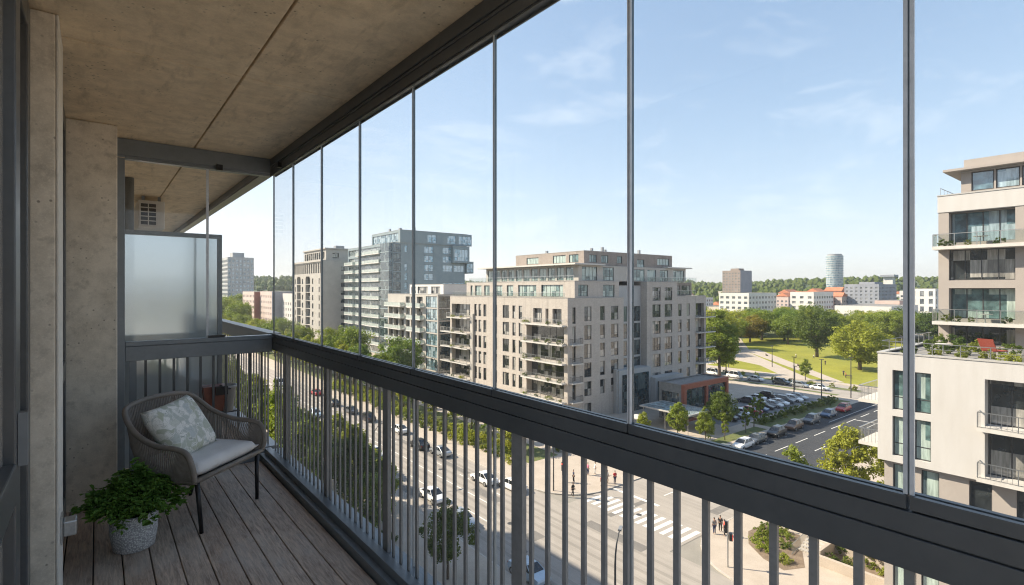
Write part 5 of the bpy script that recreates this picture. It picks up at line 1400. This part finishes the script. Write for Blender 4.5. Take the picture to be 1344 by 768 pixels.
def patio_door(y0, y1, x, zs, label, handle=False):
    zt = CZ - 0.012; zb = D0 + 0.02; w = 0.10; d = 0.05
    o = MB(ho_); o.box(x - d, y0, zb, x, y0 + w, zt); o.box(x - d, y1 - w, zb, x, y1, zt); o.box(x - d, y0 + w, zt - 0.1, x, y1 - w, zt); o.box(x - d, y0 + w, zb, x, y1 - w, zb + 0.12)
    o.box(x - d, y0 + w, zs, x + 0.001, y1 - w, zs + 0.105)
    dr = o.build('patio_door', M_alu, H, bevel=0.004); dr['label'] = label
    o = MB(ho_); o.box(x - 0.035, y0 + w, zb + 0.122, x - 0.025, y1 - w, zs - 0.002); o.box(x - 0.035, y0 + w, zs + 0.107, x - 0.025, y1 - w, zt - 0.102); o.build('pane', M_room, dr)
    if handle:
        o = MB(ho_); o.box(x + 0.001, y1 - 0.0 - w + 0.03, D0 + 0.98, x + 0.02, y1 - w + 0.06, D0 + 1.12); o.build('handle', M_alu2, dr)
patio_door(1.98, 2.8, -0.205, E - 0.56, 'sliding door nearest the camera with dark grey frame')
patio_door(1.2, 1.975, -0.165, E - 0.56, 'sliding door leaf behind the camera edge', True)
patio_door(3.2, 4.46, -0.155, E - 0.56, 'recessed door between the two concrete piers')

# ceiling in cast bays with open joints, and the slab's edge beam
cl = MB((0.5, 5, CZ))
xs = [-0.5, 0.605, 1.30]; ys = [0.55, 0.56, 3.05, 6.4, 12.6]  # starts ahead of the camera, shortened out of view to admit sky light
for i in range(2):
    for j in range(1, 4):
        g = 0.005; cl.box(xs[i] + g, ys[j] + g, CZ, xs[i + 1] - g, ys[j + 1] - g, CZ + 0.05)
cl.box(-0.5, 0.55, CZ + 0.051, 1.3, 12.6, CZ + 0.26)
c_o = cl.build('ceiling', M_ceil, bevel=0.004); c_o['kind'] = 'structure'

fl = MB((0.5, 2, D0))
x = -0.5
while x < 1.06:
    x1 = min(x + 0.1165, 1.085)
    fl.box(x, -0.4, D0 - 0.028, x1, 4.86, D0); x += 0.122  # deck stops just behind the camera, end left open for light
ob = fl.build('floor', M_deck, bevel=0.003); ob['kind'] = 'structure'
fl = MB((0.5, 2, D0)); fl.box(-0.5, -0.45, D0 - 0.25, 1.27, 11, D0 - 0.04); ob = fl.build('floor', M_rubber); ob['kind'] = 'structure'
fl = MB((0.5, 8, D0))
x = -0.5
while x < 1.06:
    fl.box(x, 5.0, D0 - 0.028, min(x + 0.1165, 1.085), 11, D0); x += 0.122
ob = fl.build('floor', M_deck); ob['kind'] = 'structure'

# long railing
YE = 4.86
rl = thing('balcony_railing', 'long anthracite balcony railing with deep top rail and slim bars along the street side', 'railing', (1.203, 0, D0))
ro = (1.203, 0, D0)
o = MB(ro); o.box(1.187, -0.42, E - 0.458, 1.285, YE + 0.05, E - 0.4155); o.box(1.191, -0.42, E - 0.461, 1.281, YE + 0.05, E - 0.4585); o.box(1.185, -0.42, E - 0.524, 1.287, YE + 0.05, E - 0.4615)
o.build('top_rail', M_alu, rl, bevel=0.003)
o = MB(ro); o.box(1.09, -0.42, D0 - 0.02, 1.128, YE, D0 + 0.045); o.box(1.129, -0.42, D0 - 0.02, 1.18, YE, D0 + 0.085); o.box(1.181, -0.42, D0 - 0.02, 1.272, YE, D0 + 0.066)
o.build('bottom_rail', M_alu2, rl, bevel=0.003)
posts = [1.49, 2.60, 3.53, 4.48, -0.39]
bar = MB(); bar.box(-0.005, -0.0085, 0.067, 0.005, 0.0088, 0.925); barm = bar.mesh('baluster', M_bar)
pst = MB(); pst.box(-0.008, -0.031, 0.067, 0.012, 0.031, 0.925); pstm = pst.mesh('post', M_bar)
for yy in posts: put('post', pstm, rl, (0, yy, 0))
yy = 4.80
while yy > -0.38:
    if min(abs(yy - p_) for p_ in posts) > 0.045: put('baluster', barm, rl, (0, yy, 0))
    yy -= 0.0846
# end railing
er = thing('balcony_railing', 'short grey railing closing the far end of the balcony behind the armchair', 'railing', (0.6, 4.86, D0))
eo = (0.6, 4.86, D0)
o = MB(eo); o.box(0.165, 4.83, E - 0.54, 1.184, 4.885, E - 0.43); o.box(0.165, 4.822, E - 0.4285, 1.184, 4.893, E - 0.395); o.build('top_rail', M_alu2, er, bevel=0.003)
o = MB(eo); o.box(0.165, 4.82, D0 - 0.01, 1.088, 4.9, D0 + 0.06); o.build('bottom_rail', M_alu2, er, bevel=0.003)
o = MB(eo); o.box(0.112, 4.82, D0, 0.163, 4.9, E + 0.965); o.build('side_post', M_alu2, er, bevel=0.003)
eb = MB(); eb.box(-0.0085, -0.005, 0.061, 0.0085, 0.005, 0.909); ebm = eb.mesh('baluster', M_alu)
for i in range(10): put('baluster', ebm, er, (0.291 + i * 0.0905 - 0.6, 0, 0))
o = MB(eo); o.box(0.19, 4.85, D0 + 0.061, 0.235, 4.87, D0 + 0.909); o.build('post', M_alu2, er)

# glazing head rails
hd = thing('glazing_rail', 'dark overhead rail carrying the glass panels along the street side', 'rail', (1.2, 0, CZ)); hh_ = (1.2, 0, CZ)
o = MB(hh_); o.box(1.165, -0.43, E + 1.045, 1.27, 12.6, CZ - 0.002); o.box(1.172, -0.43, E + 1.03, 1.265, 12.6, E + 1.0445); o.build('beam', M_alu, hd, bevel=0.003)
o = MB(hh_); o.box(1.178, -0.42, E + 0.982, 1.236, 4.9, E + 1.0295); o.box(1.184, -0.42, E + 0.974, 1.19, 4.9, E + 0.9815); o.box(1.224, -0.42, E + 0.974, 1.23, 4.9, E + 0.9815); o.build('guide_track', M_alu, hd)
o = MB(hh_); o.box(1.15, 4.52, E + 0.985, 1.1775, 4.56, E + 1.028); o.build('stop', M_black, hd)
he = thing('glazing_rail', 'short grey overhead rail across the far end of the balcony', 'rail', (0.6, 4.86, CZ)); hx = (0.6, 4.86, CZ)
o = MB(hx); o.box(0.112, 4.815, E + 0.985, 1.1645, 4.905, CZ - 0.002); o.build('beam', M_alu2, he, bevel=0.003)
o = MB(hx); o.box(0.165, 4.83, E + 0.962, 1.1645, 4.89, E + 0.9845); o.build('guide_track', M_alu2, he)
o = MB(hx); o.box(0.755, 4.79, E + 0.955, 0.80, 4.829, E + 1.0); o.build('latch', M_black, he)

# glass panels above the rail (frameless, one every 0.66 m) and below it
seams = [0.316 + 0.6605 * k for k in range(-1, 8)]
seams[-1] = 4.86
for k, (a, b_) in enumerate(zip(seams, seams[1:])):
    nfar = len(seams) - 2 - k
    lab = 'upper frameless glass panel in the street glazing, %s from the far end corner' % ORD[nfar]
    p = thing('glass_panel', lab, 'glass panel', (1.205, a, E), 0, 'upper street side glass panels'); po = (1.205, a, E)
    o = MB(po); o.box(1.201, a + 0.006, E - 0.388, 1.209, b_ - 0.006, E + 0.981); o.build('pane', M_glass, p)
    o = MB(po); o.box(1.188, a + 0.003, E - 0.4115, 1.2, b_ - 0.003, E - 0.386); o.box(1.21, a + 0.003, E - 0.4115, 1.222, b_ - 0.003, E - 0.386); o.box(1.2005, a + 0.003, E - 0.415, 1.2095, b_ - 0.003, E - 0.389); o.build('bottom_profile', M_alu, p)
    o = MB(po); o.box(1.2, b_ - 0.0055, E - 0.3855, 1.21, b_ + 0.0055, E + 0.974)
    o.build('edge_seal', M_seal, p)
    if k in (0, 1):
        w_ = 0.0085 if k == 0 else 0.006
        o = MB(po); o.box(1.193, b_ - w_, E - 0.3855, 1.1995, b_ - 0.0016, E + 0.974); o.box(1.193, b_ + 0.0016, E - 0.3855, 1.1995, b_ + w_, E + 0.974); o.build('seal_profile', M_sealmetal, p)
    elif k < len(seams) - 2:
        o = MB(po); o.box(1.1945, b_ - 0.0058, E - 0.3855, 1.1995, b_ - 0.001, E + 0.974); o.build('seal_profile', M_sealmid, p)
    lab = 'lower glass panel outside the bars, %s from the far end corner' % ORD[nfar]
    a *= 1.029; b_ = min(b_ * 1.029, 4.86)
    p = thing('glass_panel', lab, 'glass panel', (1.24, a, D0), 0, 'lower street side glass panels'); po = (1.24, a, D0)
    o = MB(po); o.box(1.236, a + 0.005, D0 + 0.067, 1.244, b_ - 0.005, E - 0.525); o.build('pane', M_glass, p)
    o = MB(po); o.box(1.235, b_ - 0.0045, D0 + 0.067, 1.245, b_ + 0.0045, E - 0.525); o.build('edge_seal', M_sealmid if k < len(seams) - 2 else M_seal, p)
for (x0, x1, lb) in ((0.166, 0.70, 'glass panel of the end screen before the air conditioner'), (0.702, 1.195, 'glass panel of the end screen next to the street corner')):
    p = thing('glass_panel', lb, 'glass panel', (x0, 4.86, E), 0, 'end screen glass panels'); po = (x0, 4.86, E)
    o = MB(po); o.box(x0, 4.856, E - 0.394, x1, 4.864, E + 0.961); o.build('pane', M_glass, p)
    if x0 < 0.5: o = MB(po); o.box(x1 - 0.009, 4.848, E - 0.394, x1 + 0.009, 4.8555, E + 0.961); o.build('edge_seal', M_sealmetal, p)
    else: o = MB(po); o.box(x0 - 0.0, 4.83, E - 0.394, x0 + 0.12, 4.855, E - 0.375); o.build('latch', M_black, p)

# neighbour's side
fs = thing('privacy_screen', 'frosted glass screen in grey frame dividing off the next balcony', 'screen', (0.1, 5.2, D0)); fo_ = (0.1, 5.2, D0)
zt = E + 0.47
o = MB(fo_); o.box(0.105, 5.18, zt - 0.035, 0.86, 5.22, zt); o.box(0.825, 5.18, D0, 0.86, 5.22, zt - 0.036); o.box(0.105, 5.18, D0 + 0.0, 0.135, 5.22, zt - 0.036); o.build('frame', M_alu2, fs)
o = MB(fo_); o.box(0.136, 5.195, D0 + 0.02, 0.824, 5.205, zt - 0.037); o.build('pane', M_frost, fs)
nr_ = thing('balcony_railing', "dark railing of the neighbouring balcony beyond the frosted screen", 'railing', (1.203, 4.95, D0)); no = (1.203, 4.95, D0)
o = MB(no); o.box(1.185, 4.96, E - 0.524, 1.287, 11, E - 0.39); o.build('top_rail', M_alu, nr_)
o = MB(no); o.box(1.09, 4.96, D0 - 0.02, 1.272, 11, D0 + 0.066); o.build('bottom_rail', M_alu2, nr_)
for i in range(54): put('baluster', barm, nr_, (0, 5.05 - 4.95 + i * 0.11, 0))
dp = MB((0.25, 6.5, D0)); dp.tube([(0.25, 6.5, D0), (0.25, 6.5, CZ - 0.002)], 0.045, 14); tag(dp.build('drain_pipe', M_alu2, smooth=True), 'grey drain pipe up the wall beyond the end screen', 'pipe')
ac = thing('air_conditioner', 'white outdoor air conditioner unit with dark grille above the frosted screen', 'air conditioner', (0.40, 7.6, E + 0.72)); 
o = MB(); o.box(-0.02, 0, 0, 0.245, 0.75, 0.33); o.build('casing', M_fascia, ac, bevel=0.008)
o = MB(); o.box(0.0, -0.012, 0.03, 0.165, -0.002, 0.30); o.build('grille_back', M_black, ac)
o = MB()
for i in range(6): o.box(0.0, -0.02, 0.03 + i * 0.052, 0.165, -0.0125, 0.04 + i * 0.052)
for i in range(3): o.box(-0.004 + i * 0.08, -0.026, 0.026, 0.006 + i * 0.08, -0.0205, 0.304)
o.build('grille', M_fascia, ac)
for s in (0.05, 0.6): o = MB(); o.box(0.02, s, 0.331, 0.05, s + 0.04, CZ - 0.003 - (E + 0.72)); o.box(0.18, s, 0.331, 0.21, s + 0.04, CZ - 0.003 - (E + 0.72)); o.build('bracket', M_alu2, ac)
M_terra = noisy('brown_glaze', (0.2, 0.07, 0.045), (0.27, 0.1, 0.06), 8, 0.45, 0, 40, 0.2, 0.1, 'Object')
pt = thing('planter_box', 'small brown planter box hooked to the end railing behind the armchair', 'planter', (0.76, 4.93, E - 0.82 - 0.17))
o = MB(); o.loft([[(-.06, -.035, -0.02), (.06, -.035, -0.02), (.06, .06, -0.02), (-.06, .06, -0.02)], [(-.085, -.045, .19), (.085, -.045, .19), (.085, .09, .19), (-.085, .09, .19)]]); o.build('box', M_terra, pt)
o = MB(); o.box(.03, -.06, .16, .05, -.046, .2); o.box(.0, -.068, .12, .09, -.0605, .19); o.build('hook', M_black, pt)
pt = thing('plant_pot', 'small grey green pot beside the brown planter behind the end railing', 'pot', (0.86, 4.99, E - 0.84 - 0.19))
o = MB(); o.lathe([(.05, 0), (.075, .2), (.08, .2), (.08, .22), (.066, .22), (.06, .19)], 16); o.build('pot', M_greyconc, pt, True)
o = MB(); o.lathe([(.058, .195), (.001, .2)], 16); o.build('soil', M_soil, pt)
o = MB(); o.box(-.01, -.13, .2, .01, -.08, .21); o.box(-.1, -.02, -.012, .1, .02, -.001); o.build('hook', M_black, pt)

# door holder on the pier
br = thing('door_holder', 'small galvanised door holder bolted to the narrow pier', 'bracket', (-0.122, 2.98, E - 1.03))
o = MB(); o.box(0.001, -0.05, -0.055, 0.008, 0.05, 0.055); o.build('plate', M_steel, br)
o = MB(); o.box(0.0085, -0.035, -0.03, 0.055, 0.04, 0.035); o.build('catch', M_steel, br, bevel=0.006)

# ------------------------------------------------------------------ armchair
M_rope = noisy('grey_brown_rope', (0.27, 0.24, 0.21), (0.36, 0.32, 0.285), 30, 0.85, 0, 300, 0.3, 0.3, 'Object', bdist=0.002)
M_tube = noisy('bronze_tube', (0.20, 0.175, 0.15), (0.26, 0.23, 0.20), 20, 0.6, 0, 200, 0.2, 0.1, 'Object')
def fabric(name, c):
    m, t, out = new_mat(name)
    v = coords(t, 'Object')
    w1 = N(t, "ShaderNodeTexWave"); w1.inputs['Scale'].default_value = 260; w1.bands_direction = 'X'
    w2 = N(t, "ShaderNodeTexWave"); w2.inputs['Scale'].default_value = 260; w2.bands_direction = 'Y'
    t.links.new(v, w1.inputs[0]); t.links.new(v, w2.inputs[0])
    ad = N(t, "ShaderNodeMath", operation='ADD'); t.links.new(w1.outputs['Fac'], ad.inputs[0]); t.links.new(w2.outputs['Fac'], ad.inputs[1])
    n = noise_tex(t, v, 6, 4)
    col = mixc(t, ramp(t, n, 0.35, 0.7), c, [k * 0.86 for k in c])
    pbsdf(t, out, col, 0.95, 0, 1.3, ad.outputs[0], 0.2, 0.001)
    return m
M_cushion = fabric('grey_cushion', (0.82, 0.80, 0.78))
def floral():
    m, t, out = new_mat('floral_fabric')
    v = coords(t, 'Object')
    n = N(t, "ShaderNodeTexNoise"); n.inputs['Scale'].default_value = 9; t.links.new(v, n.inputs['Vector'])
    vv = N(t, "ShaderNodeVectorMath", operation='MULTIPLY_ADD'); vv.inputs[1].default_value = (0.17, 0.17, 0.17)
    t.links.new(n.outputs['Color'], vv.inputs[0]); t.links.new(v, vv.inputs[2])
    vo = N(t, "ShaderNodeTexVoronoi"); vo.feature = 'F1'; vo.inputs['Scale'].default_value = 19; t.links.new(vv.outputs[0], vo.inputs['Vector'])
    ve = N(t, "ShaderNodeTexVoronoi"); ve.feature = 'DISTANCE_TO_EDGE'; ve.inputs['Scale'].default_value = 19; t.links.new(vv.outputs[0], ve.inputs['Vector'])
    ve2 = N(t, "ShaderNodeTexVoronoi"); ve2.feature = 'DISTANCE_TO_EDGE'; ve2.inputs['Scale'].default_value = 47; t.links.new(vv.outputs[0], ve2.inputs['Vector'])
    sel = N(t, "ShaderNodeSeparateColor"); t.links.new(vo.outputs['Color'], sel.inputs[0])
    leaf = mixc(t, sel.outputs[0], (0.40, 0.44, 0.29), (0.50, 0.55, 0.55))
    col = mixc(t, ramp(t, sel.outputs[1], 0.42, 0.46, 0, 0.75), (0.86, 0.86, 0.82), leaf)
    col = mixc(t, ramp(t, ve.outputs['Distance'], 0.035, 0.07, 1, 0), col, (0.84, 0.84, 0.80))
    col = mixc(t, ramp(t, ve.outputs['Distance'], 0.008, 0.018, 0.75, 0), col, (0.3, 0.34, 0.3))
    col = mixc(t, ramp(t, ve2.outputs['Distance'], 0.02, 0.05, 0.35, 0), col, (0.36, 0.38, 0.32))
    pbsdf(t, out, col, 0.95, 0, 1.3)
    return m
M_floral = floral()

ch = thing('armchair', 'low woven rope armchair with dark slim legs and pale grey seat cushion', 'armchair', (0.675, 3.775, D0), math.atan2(0.677, 0.735))
half = [(0.315, -0.005, 0.325), (0.335, -0.012, 0.40), (0.34, 0.02, 0.485), (0.34, 0.09, 0.515), (0.335, 0.24, 0.53), (0.318, 0.38, 0.585), (0.29, 0.475, 0.665), (0.24, 0.525, 0.715), (0.12, 0.548, 0.735)]
rim_pts = catmull(half + [(0, 0.552, 0.738)] + [(-x, y, z) for x, y, z in reversed(half)], 7)
low_half = [(0.312, 0.0, 0.318), (0.308, 0.03, 0.312), (0.30, 0.08, 0.308), (0.292, 0.16, 0.305), (0.285, 0.25, 0.302), (0.272, 0.34, 0.30), (0.25, 0.40, 0.298), (0.20, 0.44, 0.296), (0.10, 0.462, 0.296)]
low_pts = catmull(low_half + [(0, 0.466, 0.296)] + [(-x, y, z) for x, y, z in reversed(low_half)], 7)
o = MB(); o.tube(rim_pts, 0.0165, 8); o.build('rim', M_tube, ch, True)
o = MB(); o.tube([(-0.315, -0.005, 0.325)] + low_pts[::-1], 0.012, 8); o.tube([(-0.315, -0.005, 0.322), (0.315, -0.005, 0.322)], 0.014, 8); o.build('seat_frame', M_tube, ch, True)
o = MB()
NR = len(rim_pts) - 1
for i in range(5, int(NR / 0.72) - 4):
    f = i * 0.72; a = int(f); fr = f - a
    p = rim_pts[a].lerp(rim_pts[min(a + 1, NR)], fr); q = low_pts[a].lerp(low_pts[min(a + 1, NR)], fr)
    outw = Vector((p.x, (p.y - 0.2) * 0.5, 0)).normalized() * 0.012
    o.tube([p, p.lerp(q, 0.5) + outw, q], 0.0042, 5, False)
o.build('woven_rope', M_rope, ch, True)
o = MB(); o.box(-0.30, 0.0, 0.30, 0.30, 0.43, 0.318); o.build('seat_base', M_tube, ch)
leg = MB()
for (a, b_) in (((0.277, 0.01, 0.318), (0.258, -0.005, 0.0)), ((-0.277, 0.01, 0.318), (-0.258, -0.005, 0.0)), ((0.23, 0.41, 0.298), (0.245, 0.50, 0.0)), ((-0.23, 0.41, 0.298), (-0.245, 0.50, 0.0))):
    leg = MB(); leg.tube([a, b_], [0.0145, 0.0115], 10); leg.build('leg', M_black, ch, True)
def soft(name, m, parent, sx, sy, sz, org, nx=16, ny=16, edge=0.35, wedge=0.0):
    """a cushion: two inflated sheets meeting in a seam"""
    V, F = [], []; idx = {}
    for side in (1, -1):
        for i in range(nx + 1):
            for j in range(ny + 1):
                u, v = 2 * i / nx - 1, 2 * j / ny - 1; eg = i in (0, nx) or j in (0, ny)
                if side == -1 and eg: idx[side, i, j] = idx[1, i, j]; continue
                hgt = ((1 - abs(u) ** 4) * (1 - abs(v) ** 4)) ** edge
                pin = 1 - 0.05 * (1 - abs(u) ** 2) * abs(v) ** 6
                pin2 = 1 - 0.05 * (1 - abs(v) ** 2) * abs(u) ** 6
                wr = 0.06 * mnoise.noise(Vector((u * 2.3, v * 2.3, side * 3.0)))
                idx[side, i, j] = len(V); V.append((sx * u * pin2, sy * v * pin, side * sz * hgt * (1 + wr)))
        for i in range(nx):
            for j in range(ny):
                q = (idx[side, i, j], idx[side, i + 1, j], idx[side, i + 1, j + 1], idx[side, i, j + 1]); F.append(q if side == 1 else q[::-1])
    me = bpy.data.meshes.new(name); me.from_pydata(V, [], F); me.materials.append(m)
    me.polygons.foreach_set('use_smooth', [True] * len(F))
    return put(name, me, parent, org)
soft('seat_cushion', M_cushion, ch, 0.285, 0.225, 0.046, (0, 0.222, 0.368), edge=0.22)
cm_ = Matrix.Translation(ch.location) @ Matrix.Rotation(math.atan2(0.677, 0.735), 4, 'Z')
pw = soft('throw_pillow', M_floral, None, 0.195, 0.185, 0.07, (0, 0, 0), edge=0.42)
pw.location = cm_ @ Vector((-0.075, 0.295, 0.565)); pw.rotation_euler = (cm_ @ Matrix.Rotation(R(58), 4, 'X') @ Matrix.Rotation(R(6), 4, 'Z')).to_euler()
tag(pw, 'square pale pillow with grey green leaf print leaning in the armchair', 'pillow')

# ------------------------------------------------------------------ potted plant
M_pot = None
m, t, out = new_mat('speckled_pot'); v = coords(t, 'Object'); vo = N(t, "ShaderNodeTexVoronoi"); vo.inputs['Scale'].default_value = 125; t.links.new(v, vo.inputs['Vector'])
pbsdf(t, out, mixc(t, ramp(t, vo.outputs['Distance'], 0.3, 0.6), (0.74, 0.74, 0.73), (0.40, 0.40, 0.41)), 0.75, 0, 1.4, vo.outputs['Distance'], 0.7, 0.004); M_pot = m
pp = thing('potted_plant', 'bushy green plant in a round speckled grey pot on the deck', 'plant', (0.165, 3.64, D0))
o = MB(); o.lathe([(.088, 0), (.098, .006), (.112, .10), (.114, .19), (.112, .2), (.103, .2), (.101, .178)], 40); o.build('pot', M_pot, pp, True)
o = MB(); o.lathe([(.1, .178), (.001, .182)], 24); o.build('soil', M_soil, pp)
rp_ = random.Random(8); stems = MB(); V, F = [], []
def leaflet(c, d, s, nrm):
    d = d.normalized(); side = d.cross(nrm).normalized(); n = len(V)
    nrm2 = side.cross(d).normalized()
    prof = [(0, 0), (.25, .36), (.55, .46), (.85, .3), (1.05, 0)]
    L_ = [c + d * (a * s) + side * (w * s) + nrm2 * (w * s * 0.25 - a * a * s * 0.18) for a, w in prof]; R_ = [c + d * (a * s) - side * (w * s) + nrm2 * (w * s * 0.25 - a * a * s * 0.18) for a, w in prof]
    M_ = [c + d * (a * s) - nrm2 * (a * a * s * 0.18) for a, w in prof]
    V.extend(tuple(p) for p in M_ + L_[1:-1] + R_[1:-1])
    for off in (5, 8):
        F.append((n, n + 1, n + off)); F.append((n + 1, n + 2, n + off + 1, n + off)); F.append((n + 2, n + 3, n + off + 2, n + off + 1)); F.append((n + 3, n + 4, n + off + 2))
for k in range(135):
    az = rp_.uniform(0, 6.283); sp = rp_.random() ** 0.6; r1 = 0.262 * sp; zt = 0.2 + 0.27 * (1 - sp * 0.72) * rp_.uniform(0.55, 1.05)
    if sp > 0.8 and rp_.random() < 0.35: zt -= 0.05
    b0 = Vector((0.06 * math.cos(az) * rp_.random(), 0.06 * math.sin(az) * rp_.random(), 0.175)); tip = Vector((r1 * math.cos(az), r1 * math.sin(az), zt)); mid = b0.lerp(tip, 0.5) + Vector((0, 0, 0.07))
    pts = catmull([b0, mid, tip], 5); stems.tube(pts, [0.0022] * len(pts), 4, False)
    for j, p in enumerate(pts[2:]):
        for s in range(5 if j < 6 else 6):
            d = Vector((math.cos(az), math.sin(az), 0)) * rp_.uniform(-0.2, 1) + Vector((rp_.gauss(0, .8), rp_.gauss(0, .8), rp_.gauss(0.1, .4)))
            nn = Vector((rp_.gauss(0, .35), rp_.gauss(0, .35), 1)).normalized()
            leaflet(p + Vector((rp_.gauss(0, .012), rp_.gauss(0, .012), rp_.gauss(0, .01))), d, rp_.uniform(0.012, 0.03) if rp_.random() < 0.92 else rp_.uniform(0.035, 0.05), nn)
stems.build('stems', M_leaf_pot, pp)
me = bpy.data.meshes.new('foliage'); me.from_pydata(V, [], F); me.materials.append(M_leaf_pot); me.update(); me.polygons.foreach_set('use_smooth', [True] * len(F)); put('foliage', me, pp)

# ------------------------------------------------------------------ roof terrace things on the white building
M_redcloth = plain('red_canvas', (0.34, 0.07, 0.045), 0.8)
rc = thing('sun_lounger', 'red canvas lounge chair on the roof terrace of the white building', 'lounger', (52.6, 8.6, 21.0), R(70))
o = MB(); o.box(-0.5, -0.6, 0.35, 0.5, 0.6, 0.42); o.build('seat', M_redcloth, rc); o = MB(); o.quad((-0.5, 0.6, 0.42), (0.5, 0.6, 0.42), (0.5, 1.1, 1.3), (-0.5, 1.1, 1.3)); o.quad((-0.5, 0.66, 0.42), (0.5, 0.66, 0.42), (0.5, 1.16, 1.3), (-0.5, 1.16, 1.3)); o.build('backrest', M_redcloth, rc)
for (x, y) in ((-.45, -.55), (.45, -.55), (-.45, .55), (.45, .55)): o = MB(); o.box(x - .03, y - .03, 0, x + .03, y + .03, .349); o.build('leg', M_frame_lt, rc)
for k_, (x, y, s, k, z) in enumerate(((49.0, 12.9, 0.7, 3, 21), (50.2, 11.6, 0.6, 0, 21), (51.6, 10.4, 0.9, 3, 21), (53.2, 12.4, 1.0, 3, 21), (49.2, 9.8, 0.6, 1, 21), (50.4, 8.6, 0.7, 0, 21), (49.4, 7.4, 0.7, 2, 21), (55.0, 9.8, 1.0, 0, 21), (56.2, 11.8, 1.2, 3, 21), (57.4, 12.9, 0.9, 1, 21), (54.2, 8.0, 0.9, 3, 21))):
    shrub(x, y, '%s potted shrub along the roof terrace of the white building' % ORD[k_], 'shrubs on the roof terrace', s, k, z - 0.05)
for k_, (x, y, z, s) in enumerate(((59.2, 13.2, 29.8, 0.5), (59.2, 12.6, 29.8, 0.45), (59.1, 11.4, 29.8, 0.4), (59.2, 9.4, 29.8, 0.5), (59.1, 12.9, 23.15, 0.5), (59.2, 12.2, 23.15, 0.5), (59.2, 11.2, 23.15, 0.35), (59.1, 8.9, 23.15, 0.5))):
    shrub(x, y, '%s leafy pot plant on the %s glass railed balcony of the taupe tower' % (ORD[k_ % 4], 'upper' if z > 26 else 'lower'), 'pot plants on the tower balconies', s, 3 if k_ % 2 else 1, z)
k_ = 0
for k in range(1, 6):
    for (yy, xx) in ((85.0, 70.4), (81.5, 70.5), (77.8, 70.45), (74.6, 70.5), (113.5, 70.3), (109.0, 70.3)):
        if rt.random() < 0.75: shrub(xx, yy, '%s leafy plant pot behind the balcony rails of the brick block' % ORD[k_], 'plants on the brick block balconies', rt.uniform(0.5, 0.85), rt.randrange(4), FZ[k] - 0.55); k_ += 1
def garden_table(x, y, z, label):
    t = thing('garden_table', label, 'table', (x, y, z), 0, 'white garden tables')
    o = MB(); o.lathe([(.5, .72), (.5, .75)], 18); o.build('table_top', M_fascia, t); o = MB(); o.tube([(0, 0, 0.02), (0, 0, .719)], .04, 8); o.build('stem', M_steel, t); o = MB(); o.lathe([(.25, 0), (.25, .02)], 14); o.build('base', M_steel, t)
garden_table(51.4, 11.4, 21.0, 'white round table on the roof terrace'); garden_table(59.2, 10.3, 23.1, 'white round table on the lower balcony of the taupe tower'); garden_table(59.2, 10.6, 29.75, 'white round table on the upper balcony of the taupe tower')

# ------------------------------------------------------------------ the air
m, t, out = new_mat('haze'); pv = N(t, "ShaderNodeVolumePrincipled")
pv.inputs['Color'].default_value = (0.86, 0.92, 1.0, 1); pv.inputs['Density'].default_value = 0.00013; pv.inputs['Anisotropy'].default_value = 0.3
t.links.new(pv.outputs[0], out.inputs['Volume'])
o = MB((0, 0, -1.03)); o.box(-4600, -4600, -1.03, 4600, 4600, 150); hz = o.build('haze', m); hz['kind'] = 'stuff'
